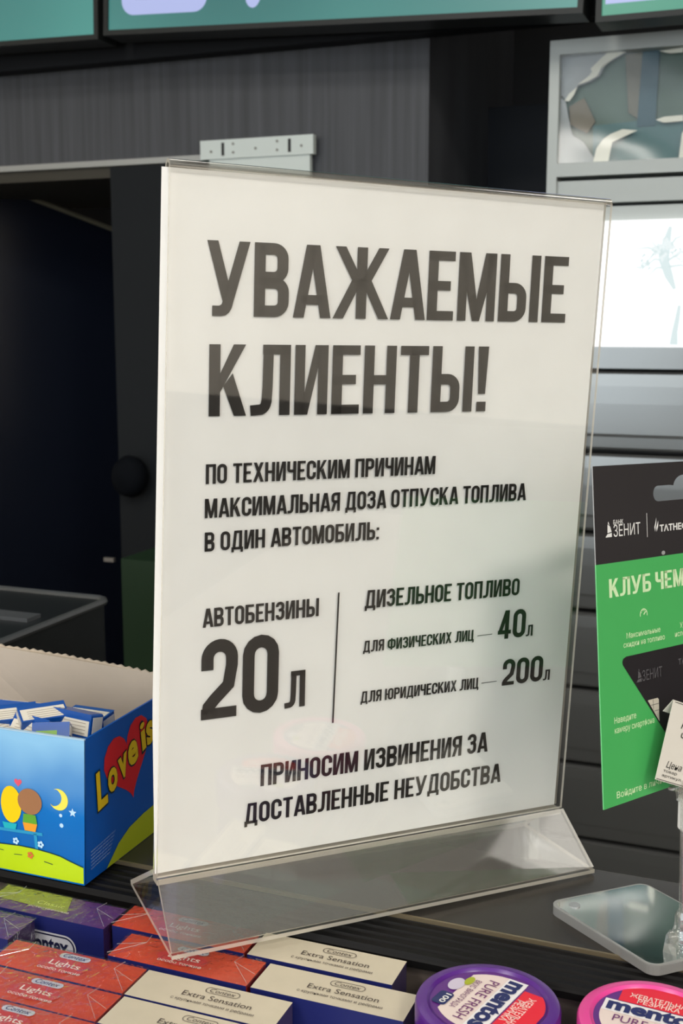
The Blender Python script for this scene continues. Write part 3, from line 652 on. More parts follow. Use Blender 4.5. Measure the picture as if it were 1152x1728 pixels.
fprint('plant_pot', [q((-34, 27), (-25.6, 27), (-26.8, 23), (-33, 23))], mat('orange_print', rgb(236, 156, 40), 0.35), .0006)
for cx, cy, m in ((-38.5, 16.6, PALEB), (-24.0, 17.1, PALEB), (-30.2, 10.6, mat('coral_print', rgb(214, 110, 60), 0.35))):
    fprint('flower', [poly(arc(cx + 1.15 * math.cos(a), cy + 1.15 * math.sin(a), .75, 0, 360, 8)[:-1]) for a in [i * 1.2566 for i in range(5)]], m, .0006)
fprint('grass_mark', [path([(-22.5, 8.6), (-17.5, 7.9)], .4), path([(-40, 9.4), (-35.2, 9.8)], .3), path([(-52, 10.9), (-46, 10.5)], .3)], OUTL, .0004)
# side: heart and two words
fprint('big_heart', [poly(heart(40.0, 47.5, 43, 41, .2))], RED, .0003, True)
def word(s, x, y, w, h, ang, bold, off, m, nm):
    f = ftext(s, w, h, bold, refh=.72); ca, sa = math.cos(ang), math.sin(ang)
    fprint(nm, [([(x + p[0] * ca - p[1] * sa * .55, y + p[0] * sa + p[1] * ca) for p in pts], fs) for pts, fs in f], m, off, True)
GOLD = mat('gold_print', rgb(226, 190, 20), 0.35); SHD = mat('navy_outline_print', rgb(20, 40, 50), 0.4)
for s, x, y, w, h, ang in (('L', 10.6, 34.0, 9.0, 19, .16), ('o', 20.6, 38.2, 8.6, 17, .3), ('v', 30.2, 41.6, 8.6, 17, .3), ('e', 39.0, 45.2, 9.4, 17.5, .3), ('i', 51.6, 49.4, 4.4, 17, .3), ('s', 56.6, 51.0, 7.0, 17, .28), ('..', 65.0, 52.5, 7.0, 16, .25)):
    word(s, x, y, w * 1.12, h, ang, .075, .0005, SHD, 'letter_outline'); word(s, x + .3, y + .4, w, h, ang, .015 if s == 'i' else .04, .0008, GOLD, 'letter')
fprint('lime_hill', [q((19, .3), (80, .3), (80, 16.5), (65.6, 15.9), (54, 15.2), (40.2, 13.2), (30, 9))], mat('olive_lime_print', rgb(178, 190, 30), 0.4), .0003, True)
fine = []
for k in range(6): fine.append(([(5 + (p[0]) , 14.6 - k * 1.75 + p[1] + p[0] * .10) for p in ftext('жевательная резинка вкус', 22 - k, .95)[0][0]], ftext('жевательная резинка вкус', 22 - k, .95)[0][1]))
fprint('small_print', fine, mat('pale_blue_print', rgb(150, 180, 220), 0.4), .0004, True)

# gum pieces
GB = mat('gum_wrapper_blue', rgb(14, 78, 160), 0.25); GW = mat('gum_wrapper_white', rgb(226, 220, 205), 0.35); GG = mat('gum_wrapper_green', rgb(120, 168, 60), 0.35); GO = mat('gum_wrapper_orange', rgb(236, 96, 30), 0.4)
def gum(label, px, py, y, rot, tilt, size=(.024, .013, .009), group='gum pieces in the blue carton'):
    c = aty(px, py, y)
    r = Matrix.Rotation(rot, 4, 'Z') @ Matrix.Rotation(tilt, 4, 'X')
    t = thing('gum_piece', label, 'gum', M=Matrix.Translation(c) @ r, group=group)
    a, b_, h = size
    mb = MB(); mb.box(-a / 2, -b_ / 2, -h / 2, a / 2, b_ / 2, h / 2); mb.build('wrapper', GB, t, .0014)
    mb = MB(); mb.box(-a / 2 + .001, -b_ / 2 + .001, h / 2, a / 2 - .001, b_ / 2 - .0035, h / 2 + .0002); mb.build('white_print', GW, t)
    mb = MB(); mb.box(-a / 2 + .002, -b_ / 2 - .0002, -h / 2 + .001, a / 2 - .006, -b_ / 2, -h / 2 + .004); mb.build('green_print', GG, t)
    mb = MB(); mb.box(-a / 2 - .0002, -b_ / 2 + .0015, -h / 2 + .0015, -a / 2, b_ / 2 - .0015, h / 2 - .0015); mb.box(a / 2, -b_ / 2 + .0015, -h / 2 + .0015, a / 2 + .0002, b_ / 2 - .0015, h / 2 - .0015); mb.build('end_print', GW, t)
    mb = MB()
    for k in range(4): mb.box(-a / 2 + .004, -b_ / 2 + .002 + k * .0017, h / 2 + .0002, a / 2 - .003, -b_ / 2 + .0023 + k * .0017, h / 2 + .0003)
    mb.build('small_print', mat('gum_brown_print', rgb(160, 150, 135), 0.5), t)
    return t
gum('gum piece with white top lying tilted, leftmost at the carton rim', 22, 1213, .478, .75, .35)
gum('gum piece with white top leaning up, second from the carton corner', 72, 1212, .480, .85, .35)
gum('plain blue gum piece standing on edge beside the carton corner', 128, 1218, .486, -.15, 1.35, (.028, .012, .010))
gum('blue gum piece with pale rounded end in front of the leaning one', 55, 1234, .472, -.2, .9)
gum('gum piece showing a white end low behind the front rim', 88, 1236, .470, .5, -.5, (.018, .012, .008))
gum('white gum piece half hidden at the left end of the front rim', 3, 1226, .472, 1.2, .6, (.02, .012, .009))
gum('blue gum piece lying flat at the back of the heap', 42, 1200, .500, .1, -.4)
gum('blue gum piece with orange spot lying by the side wall', 150, 1214, .500, .0, .1, (.024, .013, .008))
gum('gum piece under the heap close to the front rim', 30, 1238, .472, -.2, .2)
boxo('fill', (-.165, .002, .002, -.003, dB - .003, .052), GB, bpy.data.objects['display_carton']).name = 'gum_bed'  # one solid slab standing for the gum pieces under the heap

# ================================================================== rows of small packets on the lower shelf
ZT = 0.995; BW, BD = .0668, .0203
NAVY = mat('navy_print', rgb(30, 36, 96), 0.3); 
TOPS = {'purple': mat('purple_print', rgb(88, 44, 104), 0.35, noise=(40, .2, (1, 1, 1))), 'red': mat('orange_red_print', rgb(196, 68, 34), 0.35, noise=(30, .16, (1, 1, 1))), 'cream': mat('cream_print', rgb(204, 193, 170), 0.4, noise=(60, .04, (1, 1, 1)))}
ENDS = {'purple': mat('purple_end_print', rgb(62, 36, 82), 0.3), 'red': mat('red_end_print', rgb(150, 40, 36), 0.35), 'cream': mat('violet_end_print', rgb(66, 56, 92), 0.3)}
SILV = mat('silver_print', rgb(196, 196, 204), 0.35); TXT = {'purple': mat('lime_text_print', rgb(214, 222, 130), 0.4), 'red': mat('white_text_print', rgb(236, 222, 210), 0.4), 'cream': mat('brown_text_print', rgb(74, 62, 56), 0.4)}
GREENP = mat('olive_green_print', rgb(148, 154, 64), 0.4)
def packet(xr_, yb, kind, label, film=True, dz=0.0, logo_front=False, rz=0.0):
    x0, y0, h = -BW, -BD, ZT + dz - ZS
    t = thing('packet', label, 'packet', (xr_, yb, ZS), group={'purple': 'purple packets on the lower shelf', 'red': 'orange-red packets on the lower shelf', 'cream': 'cream packets on the lower shelf'}[kind])
    t.rotation_euler.z = rz
    mb = MB(); i_ = .0003
    mb.box(x0 + i_, y0 + i_, 0, -i_, -i_, h, 1, 0, 1)
    for f_i in range(len(mb.f)):
        pass
    mb.m[3] = 2; mb.m[2] = 2
    mb.build('carton', [TOPS[kind], NAVY, ENDS[kind]], t, .0005)
    e = .00025
    O = lambda x, y: (x0 + x * .001, y0 + y * .001, h + e)
    ux, uy = (1, 0, 0), (0, 1, 0)
    def pr(nm, shp, m, o, k=.001, lift=0.0):
        mb = MB(); oo = Vector(O(*o)); oo.z += lift
        mb.flat([([(p[0] * k, p[1] * k) for p in pts], fs) for pts, fs in shp], oo, ux, uy); return mb.build(nm, m, t)
    cx = 37 if kind != 'cream' else 31
    oval = rrect(0, 0, 15, 3.8, 1.9, 8)
    if kind == 'purple':
        pr('green_band', [q((.5, 8), (43, 6), (37, 19.8), (.5, 19.8))], GREENP, (0, 0))
        pr('lettering', ftext('Classic', 15, 3.0), TXT[kind], (24, 9.2), lift=.0001)
        pr('lettering', ftext('естественные', 22, 1.6), TXT['red'], (22, 5.6), lift=.0001)
    elif kind == 'red':
        pr('magenta_glow', [poly(arc(32, 9, 12, 0, 360, 24, 5.5)[:-1])], mat('magenta_print', rgb(194, 60, 56), 0.35), (0, 0))
        pr('logo_plate', [poly(oval)], SILV, (26, 14.2), lift=.0001)
        pr('logo_lettering', ftext('Contex', 11.5, 2.6, .01, .2), NAVY, (27.8, 15.0), lift=.0002)
        pr('lettering', ftext('Lights', 15, 3.6, .008), TXT[kind], (25, 8.4), lift=.0001)
        pr('lettering', ftext('особо тонкие', 21, 2.0, .006), TXT[kind], (22, 4.4), lift=.0001)
    else:
        pr('logo_outline', [path(oval, .3, True)], TXT[kind], (30, 13.4), lift=.0001)
        pr('logo_lettering', ftext('Contex', 11.5, 2.6, 0, .2), TXT[kind], (31.8, 14.2), lift=.0001)
        pr('lettering', ftext('Extra Sensation', 31, 3.4), TXT[kind], (22, 8.4), lift=.0001)
        pr('lettering', ftext('с крупными точками и ребрами', 37, 1.9), TXT[kind], (19, 4.6), lift=.0001)
    if logo_front:
        mb = MB(); fo = (x0 + .022, y0 - .0003, h - .0190)
        mb.flat([([(p[0] * .001, p[1] * .001) for p in pts], fs) for pts, fs in [poly(rrect(0, 0, 30, 12, 6, 8))]], fo, (1, 0, 0), (0, 0, 1)); mb.build('front_logo_plate', SILV, t)
        mb = MB(); mb.flat([([(p[0] * .001, p[1] * .001) for p in pts], fs) for pts, fs in [path(rrect(1, 1, 29, 11, 5, 8), .7, True)] + [([(a + 4, b2 + 2.6) for a, b2 in P_], F_) for P_, F_ in ftext('contex', 22, 8, .03)]], (fo[0], fo[1] - .0003, fo[2]), (1, 0, 0), (0, 0, 1)); mb.build('front_logo_lettering', mat('navy_ink_print', rgb(24, 26, 60), 0.4), t)
    if film:
        mb = MB(); g = .0006; n1, n2 = 40, 12
        for j in range(n2 + 1):
            for i in range(n1 + 1):
                u, v = i / n1, j / n2
                edge = min(u, 1 - u, .12) / .12 * min(v, 1 - v, .25) / .25
                mb.v.append(Vector((x0 - g + (BW + 2 * g) * u, y0 - g * .4 + (BD + .8 * g) * v, h + .0005 + random.uniform(0, .0009) * edge + .0005 * edge)))
        for j in range(n2):
            for i in range(n1): mb.f.append([j * (n1 + 1) + i, j * (n1 + 1) + i + 1, (j + 1) * (n1 + 1) + i + 1, (j + 1) * (n1 + 1) + i]); mb.m.append(0)
        mb.box(x0 - g, y0 - g * .4, h - .03, x0 - g + .0001, g * .4, h + .0005); mb.box(g - .0001, y0 - g * .4, h - .03, g, g * .4, h + .0005)
        # envelope folds of the wrapping at both ends
        for s_ in (0, 1):
            xe = x0 if s_ == 0 else 0; dx = .012 if s_ == 0 else -.012
            mb.tube([(xe, y0 + .0004, h + .0013), (xe + dx, y0 + BD / 2 + .003, h + .0016), (xe + dx * .9, -.0004, h + .0013)], .00016, 5, 1)
            mb.tube([(xe, y0 + BD * .4, h + .0012), (xe + dx, y0 + BD / 2 + .003, h + .0016)], .00014, 5, 1)
        mb.build('film_wrap', [FILM, clear('film_fold_edge', (0.97, 0.97, 0.97), 0.12, 0.1, body=0.25, bodycol=(.85, .8, .75, 1))], t)
    return t
packet(-.2818, .4435, 'purple', 'purple packet with green band and navy side, at the back left', True, 0, True)
packet(-.3160, .4200, 'purple', 'purple packet cut off by the left frame edge, in front of the other purple one', True)
packet(-.2139, .4480, 'red', 'orange-red packet at the back, seen through the sign foot')
packet(-.2016, .4252, 'red', 'orange-red packet under the front left corner of the sign foot')
packet(-.2462, .4018, 'red', 'orange-red packet in front of the big purple one, with whole logo')
packet(-.2455, .3808, 'red', 'orange-red packet second from the bottom left')
packet(-.2447, .3602, 'red', 'orange-red packet in the bottom left corner of the picture')
packet(-.1460, .4480, 'cream', 'cream packet farthest back, touching the sign foot edge', False)
packet(-.1334, .4252, 'cream', 'cream packet nearest to the purple round tub', False)
packet(-.1789, .4018, 'cream', 'cream packet between the orange-red ones and the tub side, middle row', False)
packet(-.1780, .3808, 'cream', 'cream packet at the bottom frame edge, front row', False)

# ================================================================== round gum tubs
def tub(cx, cy, lidm, bodym, label, tang, kind):
    t = thing('gum_tub', label, 'tub', (cx, cy, ZS), group='round gum tubs on the lower shelf')
    R, zl = .0279, 1.008 - ZS
    mb = MB(); prof = [(0, 0), (.022, 0), (.0255, .003), (.0265, .010)]
    for k in range(10): prof += [(.0268, .012 + k * .0058), (.0262, .0150 + k * .0058)]
    prof += [(.0262, zl - .016), (.0, zl - .016)]
    mb.lathe(prof, 56); mb.build('body', bodym, t, smooth=True)
    mb = MB(); mb.lathe([(.0, zl - .016), (R - .0008, zl - .016), (R, zl - .0150), (R, zl - .0020), (R - .0006, zl - .0007), (R - .002, zl), (R - .0045, zl), (R - .0053, zl - .0008), (R - .0056, zl - .0012), (.0, zl - .0012)], 64); mb.build('lid', lidm, t, smooth=True)
    r = R - .0060
    ux = Vector((math.cos(tang), math.sin(tang), 0)); uy = Vector((-ux.y, ux.x, 0)); zz = zl - .0012
    def pr(nm, shp, m, lift): 
        mb = MB(); mb.flat([([(p[0] * .001, p[1] * .001) for p in pts], fs) for pts, fs in shp], (0, 0, zz + lift), ux, uy); return mb.build(nm, m, t)
    rr = r * 1000
    pr('label_disc', [poly(arc(0, 0, rr, 0, 360, 56)[:-1])], mat('violet_label', rgb(96, 40, 128), 0.3), .0002)
    def chord(y0, y1, rad, n=14):
        a0, a1 = math.asin(max(-1, y0 / rad)), math.asin(min(1, y1 / rad))
        R_ = [(rad * math.cos(a0 + (a1 - a0) * i / n), rad * math.sin(a0 + (a1 - a0) * i / n)) for i in range(n + 1)]
        return R_ + [(-x, y) for x, y in R_[::-1]]
    pr('red_segment', [poly([p if abs(p[0]) < 15 else (math.copysign(15, p[0]), p[1]) for p in chord(8.2, rr - .4, rr)])], mat('signal_red_print', rgb(232, 28, 52), 0.35), .0004)
    pr('cream_field', [poly(chord(-14, 7.6, rr - 2.2))], mat('cream_label_print', rgb(232, 214, 206), 0.4), .0003)
    pr('white_band', [q((-19.5, -.6), (19.5, -.6), (19.5, 7.6), (-19.5, 7.6))], mat('white_label_print', rgb(238, 234, 234), 0.4), .0005)
    NV = mat('mint_navy_print', rgb(26, 36, 96), 0.35); PU = mat('label_purple_print', rgb(112, 46, 108), 0.4)
    pr('brand_lettering', [([(p[0] - 18, p[1] + .8) for p in P_], F_) for P_, F_ in ftext('mentos', 36, 6.4, .045, refh=.60)], NV, .0007)
    pr('flavour_lettering', [([(p[0] - 14, p[1] - 6.4) for p in P_], F_) for P_, F_ in ftext('PURE FRESH', 30, 4.6)], PU, .0006)
    pr('flavour_lettering', [([(p[0] - 11, p[1] - 10.8) for p in P_], F_) for P_, F_ in ftext('ВКУС ВИНОГРАДА' if kind == 0 else 'ВКУС ТРОПИК', 22, 2.4)], PU, .0006)
    pr('segment_lettering', [([(p[0] - 11.5, p[1] + 12.0) for p in P_], F_) for P_, F_ in ftext('ЖЕВАТЕЛЬНАЯ', 23, 3.0, .02)] + [([(p[0] - 8, p[1] + 8.9) for p in P_], F_) for P_, F_ in ftext('РЕЗИНКА', 16, 2.8, .02)], mat('pale_label_text', rgb(248, 214, 206), 0.4), .0006)
    pr('navy_badge', [poly(rrect(3, -18.5, 12, -12.5, 1.5))], NV, .0006)
    pr('badge_lettering', [([(p[0] + 4.2, p[1] - 15.6) for p in P_], F_) for P_, F_ in ftext('100', 6.6, 2.4, .02)], WHITE, .0008)
    pr('white_petals', [poly(arc(-4, -16, 4.6, 0, 360, 20, 3.0)[:-1])], mat('lilac_white_print', rgb(206, 196, 214), 0.4), .0006)
    pr('green_leaf', [poly(arc(-8.5, -12.6, 3.2, 0, 360, 16, 1.7)[:-1])], mat('leaf_lime_print', rgb(168, 176, 40), 0.4), .0008)
    return t
tub(-.1016, .4110, mat('purple_lid', rgb(84, 32, 128), 0.3), mat('purple_tub', rgb(70, 24, 110), 0.3), 'round gum tub with a purple lid beside the cream packets', math.radians(-104), 0)
tub(-.0410, .4215, mat('pink_lid', rgb(226, 70, 150), 0.3), mat('pink_tub', rgb(196, 40, 120), 0.3), 'round gum tub with a bright pink lid at the lower right corner', math.radians(-5), 1)

# ================================================================== mirror-topped card stand with clear post
pb_ = atz(1150, 1592, ZL + .004)
t = thing('card_stand', 'clear plastic card stand with mirrored base plate on the ledge', 'stand', (pb_.x, pb_.y, ZL))
left, back, bot = Vector((-.0990, .5080)), Vector((-.0600, .5440)), Vector((-.0465, .4680)); right = back + bot - left
def rounded(pts, r, n=6):
    out = []
    for i in range(len(pts)):
        p = pts[i]; a = (pts[i - 1] - p).normalized(); b_ = (pts[(i + 1) % len(pts)] - p).normalized()
        ang = math.acos(max(-1, min(1, a.dot(b_)))); d = r / math.tan(ang / 2); c = p + (a + b_).normalized() * (r / math.sin(ang / 2))
        s_, e_ = p + a * d, p + b_ * d; va, vb = s_ - c, e_ - c
        for k in range(n + 1):
            v = va.lerp(vb, k / n); out.append(c + v.normalized() * r)
    return out
base = [p - Vector((pb_.x, pb_.y)) for p in rounded([left, bot, right, back], .0055)]
mb = MB(); mb.prism([(p.x, p.y, 0.0) for p in base], (0, 0, .0042), 0); mb.build('base_plate', clear('stand_clear_edge', (0.86, 0.87, 0.86), 0.12, 0.05, body=0.6, bodycol=(.80, .80, .78, 1)), t)
c_ = sum(base, Vector((0, 0))) / len(base)
mb = MB(); mb.prism([(c_.x + (p.x - c_.x) * .955, c_.y + (p.y - c_.y) * .955, .0042) for p in base], (0, 0, .0003)); mb.build('mirror_top', mat('mirror_silver', (0.78, 0.82, 0.82, 1), 0.045, 1.0), t)
hp = atz(969, 1528, ZL + .0045) - Vector((pb_.x, pb_.y, ZL)); mb = MB(); mb.lathe([(.0022, .0), (.0026, .0), (.0026, .0004), (.0022, .0004)], 24, c=(hp.x, hp.y, .0045)); mb.build('moulded_ring', mat('ring_grey', (.5, .52, .52, 1), .2, .6), t)
CL2 = clear('clear_post', (0.93, 0.935, 0.92), 0.16, 0.03, body=0.10, bodycol=(.8, .8, .76, 1))
ct = aty(1155, 1318, pb_.y + .002) - Vector((pb_.x, pb_.y, ZL))
mb = MB(); mb.tube([(0, 0, .012), (ct.x, ct.y, ct.z)], .0017, 14); mb.build('post', CL2, t, smooth=True)
mb = MB(); mb.lathe([(0, .0042), (.0052, .0042), (.0056, .007), (.0046, .009), (.0036, .012), (.0034, .017), (.0026, .019), (0, .019)], 24)
mb.v += []; mb.build('post_socket', CL2, t, smooth=True)
w0 = atz(1128, 1594, ZL + .006) - Vector((pb_.x, pb_.y, ZL))
mb = MB(); mb.prism([(w0.x - .002, w0.y - .004, .0042), (w0.x + .004, w0.y - .006, .0042), (w0.x + .003, w0.y - .005, .010), (w0.x - .001, w0.y - .0035, .0125)], (.001, .005, 0)); mb.build('socket_fin', CL2, t, .0006)
# card rotation and place
CR = Matrix(((0.48365, -0.8715, -0.08106), (0.87431, 0.47673, 0.09117), (-0.04081, -0.11497, 0.99253)))
CO = Vector((-.0803, .4792, 1.2075))
CX, CN, CZ = CR.col[0], CR.col[1], CR.col[2]   # right, away from viewer, up
def cardpt(x, z_, n=0.0): return CO + CX * x + CZ * z_ - CN * n
# clip: two clear jaws reaching back to the card, a round boss below
ctw = Vector((pb_.x, pb_.y, ZL)) + ct
mb = MB()
dirb = (cardpt(.055, -.134) - ctw); L0 = dirb.length; dirb.normalize()
lat = CX.copy()
g = cardpt(.0465, -.1345, .0030) - Vector((pb_.x, pb_.y, ZL))
for n_ in (.0005, .0105):
    a = cardpt(.044, -.140, n_) - Vector((pb_.x, pb_.y, ZL)); 
    mb.prism([a, a + CX * .03, a + CX * .03 + CZ * .012, a + CZ * .012], -CN * .0012)
a = cardpt(.044, -.1415, .0005) - Vector((pb_.x, pb_.y, ZL)); mb.prism([a, a + CX * .03, a + CX * .03 + CZ * .0015, a + CZ * .0015], -CN * .0112)
mb.build('clip_jaws', CL2, t, .0003)
mb = MB(); 
e0 = cardpt(.0455, -.144, .0085) - Vector((pb_.x, pb_.y, ZL)); mb.tube([e0 + CZ * -.0005, e0 + CZ * .0035, e0 + CZ * .018], [.0042, .0046, .0032], 18); mb.build('clip_boss', CL2, t, smooth=True)
e1 = aty(1163, 1345, pb_.y + .008) - Vector((pb_.x, pb_.y, ZL)); e2 = aty(1161, 1402, pb_.y + .008) - Vector((pb_.x, pb_.y, ZL))
mb = MB(); mb.tube([e1, e1.lerp(e2, .9), e2], [.0046, .0046, .0032], 20); mb.build('white_sleeve', WHITE, t, smooth=True)

# ================================================================== green and black club card on the stand
KM = Matrix(((CX.x, CZ.x, -CN.x, CO.x), (CX.y, CZ.y, -CN.y, CO.y), (CX.z, CZ.z, -CN.z, CO.z), (0, 0, 0, 1)))   # local: x right, y up, z to viewer
t = thing('hanging_card', 'green and black card pack with white lettering held by the clear stand', 'card', M=KM)
CW, CH, CB_ = .124, .1404, .0400
BLK = mat('card_black', rgb(44, 41, 43), 0.35); GRN = mat('card_green', rgb(74, 176, 94), 0.35); PG = mat('pale_green_text', rgb(214, 240, 190), 0.45)
# black header with a hang hole: outline split in two halves through the hole
hl, hr, hb, ht, bt = .0395, .0842, -.0164, -.0098, -.0058
cxh = (hl + hr) / 2
left_h = [(0, 0), (cxh, 0), (cxh, bt)] + [(x * .001, y * .001) for x, y in arc(cxh * 1000, -11.0, 7.6, 100, 170, 6, 5.2)] + [(.0515, ht), (.0431, ht)] + [(x * .001, y * .001) for x, y in arc(43.1, -13.1, 3.3, 90, 270, 10)] + [(cxh, hb), (cxh, -CB_), (0, -CB_)]
right_h = [(2 * cxh - x, y) for x, y in left_h][::-1]; right_h = [(min(x, CW), y) for x, y in right_h]
mb = MB()
for pl_ in (left_h, right_h): mb.prism([(x, y, 0) for x, y in pl_][::-1], (0, 0, .0005), 0, 1)
mb.build('black_header', [BLK, mat('card_cut_edge', rgb(170, 172, 172), 0.5)], t)
mb = MB(); mb.prism([(0, -CH, 0), (CW, -CH, 0), (CW, -CB_, 0), (0, -CB_, 0)], (0, 0, .0005), 0, 1); mb.build('green_front', [GRN, mat('green_cut_edge', rgb(120, 210, 140), 0.5)], t)
def kp(nm, shp, m, lift=.0006, par=None):
    mb = MB(); mb.flat([([(p[0] * .001, p[1] * .001) for p in pts], fs) for pts, fs in shp], (0, 0, lift), (1, 0, 0), (0, 1, 0)); return mb.build(nm, m, par or t)
def at2(shp, x, y): return [([(p[0] + x, p[1] + y) for p in pts], fs) for pts, fs in shp]
sail = [poly([(6.6, -29.3), (10.8, -29.3), (10.8, -27.6), (8.0, -28.0)]), poly([(8.0, -27.6), (10.7, -27.2), (9.9, -25.0), (8.2, -24.0)]), poly([(8.4, -23.6), (9.5, -24.6), (8.8, -22.8)])]
kp('bank_logo', sail + at2(ftext('БАНК', 6.6, 1.8, .01), 12.0, -24.3) + at2(ftext('ЗЕНИТ', 18, 4.9, .0), 12.0, -29.4), WHITE)
kp('logo_divider', [rc(34.55, -31.1, 34.85, -21)], WHITE)
flame = [poly([(40.3, -29.3), (39.7, -27.3), (40.6, -25.4), (41.3, -23.2), (41.2, -25.6), (40.6, -27.4)]), poly([(41.3, -29.3), (41.0, -27.6), (42.0, -25.8), (42.6, -24.6), (42.5, -27.0), (41.9, -28.2)])]
kp('fuel_logo', flame + at2(ftext('ТАТНЕФТЬ', 26, 2.7, .035), 43.5, -29.4), WHITE)
kp('pin_hole', [poly(arc(45.6, -38.7, 1.3, 0, 360, 16, .9)[:-1])], mat('hole_grey', rgb(160, 160, 158), 0.5))
kp('title_lettering', at2(poster('КЛУБ', 28.4, 7.7), 7.9, -54.2), PG)
kp('title_lettering', at2(poster('ЧЕМПИОНОВ', 62, 7.7), 39.3, -54.2), PG)
kp('gauge_icon', [path(arc(30.5, -63.6, 2.4, -15, 195, 14), .45), path([(30.5, -63.6), (31.8, -62.4)], .6)] + [path([(30.5 + 2.3 * math.cos(a), -63.6 + 2.3 * math.sin(a)), (30.5 + 1.6 * math.cos(a), -63.6 + 1.6 * math.sin(a))], .35) for a in (.6, 1.2, 1.57, 2.0, 2.6)], PG)
kp('caption_line', at2(ftext('Максимальные', 23.4, 2.3, .006), 18.4, -72.3), PG)
kp('caption_line', at2(ftext('скидки на топливо', 28.6, 2.3, .006), 16.2, -75.9), PG)
kp('caption_line', at2(ftext('Удобно', 12, 2.3, .006), 56, -72.3) + at2(ftext('использовать', 22, 2.3, .006), 52.2, -75.9), PG)
kp('caption_line', at2(ftext('Наведите', 14.6, 2.6, .006), 8.6, -106.4), PG)
kp('caption_line', at2(ftext('камеру смартфона', 27, 2.6, .006), 8.6, -110.5), PG)
kp('caption_line', at2(ftext('Войдите в личный кабинет', 55, 2.7, .006), 8.6, -137.5), PG)
# black bank card showing through the cut-out
wp = [(17.6, -79.7), (110, -79.7), (110, -118.8), (46.2, -119.6), (44.6, -118.0), (15.3, -83.0)] + [(15.0, -81.6), (15.6, -80.4)]
o = kp('bank_card', [poly(wp)], mat('bank_card_black', rgb(38, 35, 38), 0.3), .0007)
DG = mat('dim_grey_print', rgb(92, 90, 92), 0.4)
kp('card_logo', at2(ftext('ЗЕНИТ', 14, 4.4), 27.8, -91.5) + at2([([(p[0] * .9, p[1] * .9) for p in P_], F_) for P_, F_ in sail], 17.6, -65.2), DG, .0009)
kp('card_logo', at2(ftext('ТАТНЕФТЬ', 22, 2.4, .03), 53.5, -88.2), DG, .0009)
kp('card_chip', [poly([(31, -100.2), (38, -100.2), (38.8, -101), (38.8, -110.6)])], mat('chip_cream', rgb(204, 196, 178), 0.4), .0009)
kp('chip_line', [path([(32.8, -102.6), (38.6, -102.6)], .2), path([(35.2, -105.4), (38.6, -105.4)], .2), path([(34.6, -100.4), (34.6, -104.6)], .2)], DG, .0011)

# ================================================================== price tag leaning in the clip
p_tl, p_bl, p_br = aty(1136, 1181, .497), aty(1105, 1315, .484), None
tx = (CX * .94 + Vector((.15, -.1, 0))).normalized(); up_ = (p_tl - p_bl); hT = up_.length; ty = up_.normalized(); tx = (tx - ty * tx.dot(ty)).normalized(); tn = tx.cross(ty)
TM = Matrix(((tx.x, ty.x, tn.x, p_bl.x), (tx.y, ty.y, tn.y, p_bl.y), (tx.z, ty.z, tn.z, p_bl.z), (0, 0, 0, 1)))
t = thing('price_tag', 'white folded paper price tag in front of the green card', 'price tag', M=TM)
wT = .055
mb = MB(); mb.box(0, 0, -.0002, wT, hT, 0); mb.build('front_leaf', mat('tag_paper', (0.66, 0.62, 0.54, 1), 0.7), t)
mb = MB(); mb.slab((0, hT, -.0002), (wT, hT, -.0002), (wT, hT - .0055, -.0045), (0, hT - .0055, -.0045), .0002, 0, 0); mb.build('folded_leaf', mat('tag_paper', None), t)
def tp(nm, shp, m=INK):
    mb = MB(); mb.flat([([(p[0] * .001, p[1] * .001) for p in pts], fs) for pts, fs in shp], (0, 0, .0002), (1, 0, 0), (0, 1, 0)); return mb.build(nm, m, t)
hm = hT * 1000
tp('tag_lettering', at2(ftext('Карта', 16, 3.4, 0, .2), 7.5, hm - 10.5) + at2(ftext('Чемпион', 22, 3.4, 0, .2), 8.5, hm - 15.5))
tp('price_lettering', at2(ftext('Цена', 9, 2.8, 0, .25), 4.2, 6.0) + at2(ftext('товар', 8, 1.2), 3.2, 4.0) + at2(ftext('артикул', 11, 1.2), 3.0, 2.0))
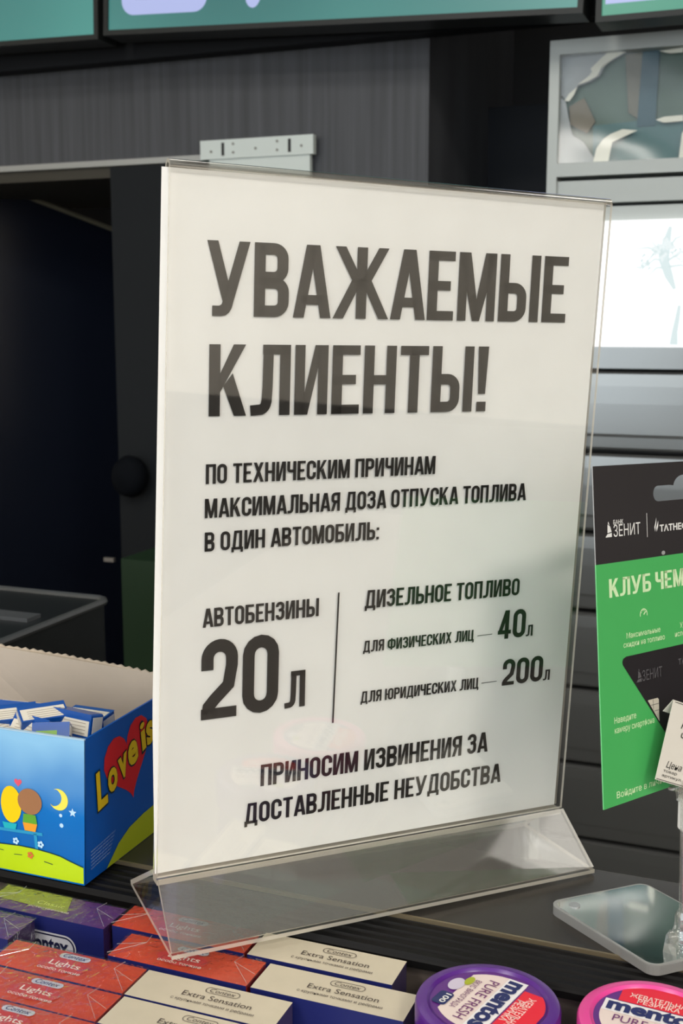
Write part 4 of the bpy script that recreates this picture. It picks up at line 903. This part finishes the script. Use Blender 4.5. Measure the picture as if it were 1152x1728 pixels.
tp('tag_line', [path([(0.4, .5), (wT * 1000 - .4, .5)], .25), path([(1, hm - .6), (wT * 1000 - 1, hm - .6)], .25)])

# ------------------------------------------------------------------ printed pieces belong to the part they sit on
def nest(thing_kind, piece_kinds, part_kind):
    base = lambda n: n.split('.')[0]
    for o in [o for o in COL.objects if o.parent is None and base(o.name) == thing_kind]:
        host = [c for c in o.children if base(c.name) == part_kind]
        if not host: continue
        for c in list(o.children):
            if base(c.name) in piece_kinds: c.parent = host[0]
nest('bracket_plate', ('slot', 'screw'), 'upper_plate')
nest('menu_screen', ('price_panel', 'round_mark', 'inner_bar'), 'display')
nest('printed_notice', ('heading_line', 'text_line', 'big_number', 'unit_letter', 'dash', 'divider_line'), 'paper_sheet')
nest('display_carton', ('moon', 'stars', 'small_heart', 'bench', 'round_plant', 'plant_pot', 'plant_stem', 'flower', 'grass_mark', 'hill_outline', 'pale_rim'), 'front_panel')
nest('display_carton', ('big_heart', 'letter', 'letter_outline', 'small_print'), 'side_panel')
nest('gum_piece', ('white_print', 'green_print', 'end_print', 'small_print'), 'wrapper')
nest('packet', ('green_band', 'magenta_glow', 'logo_plate', 'logo_outline', 'logo_lettering', 'lettering', 'front_logo_plate', 'front_logo_lettering'), 'carton')
nest('gum_tub', ('label_disc', 'red_segment', 'cream_field', 'white_band', 'brand_lettering', 'flavour_lettering', 'segment_lettering', 'navy_badge', 'badge_lettering', 'white_petals', 'green_leaf'), 'lid')
nest('card_stand', ('mirror_top', 'moulded_ring'), 'base_plate')
nest('hanging_card', ('bank_logo', 'logo_divider', 'fuel_logo', 'pin_hole'), 'black_header')
nest('hanging_card', ('title_lettering', 'gauge_icon', 'caption_line'), 'green_front')
nest('hanging_card', ('card_logo', 'card_chip', 'chip_line'), 'bank_card')
nest('price_tag', ('tag_lettering', 'price_lettering', 'tag_line'), 'front_leaf')
nest('shutter_cabinet', ('brown_band', 'blue_band', 'lower_band', 'tan_patch', 'film_corner', 'film_highlight'), 'window_board')
nest('shutter_cabinet', ('tree_shapes',), 'glow_panel')
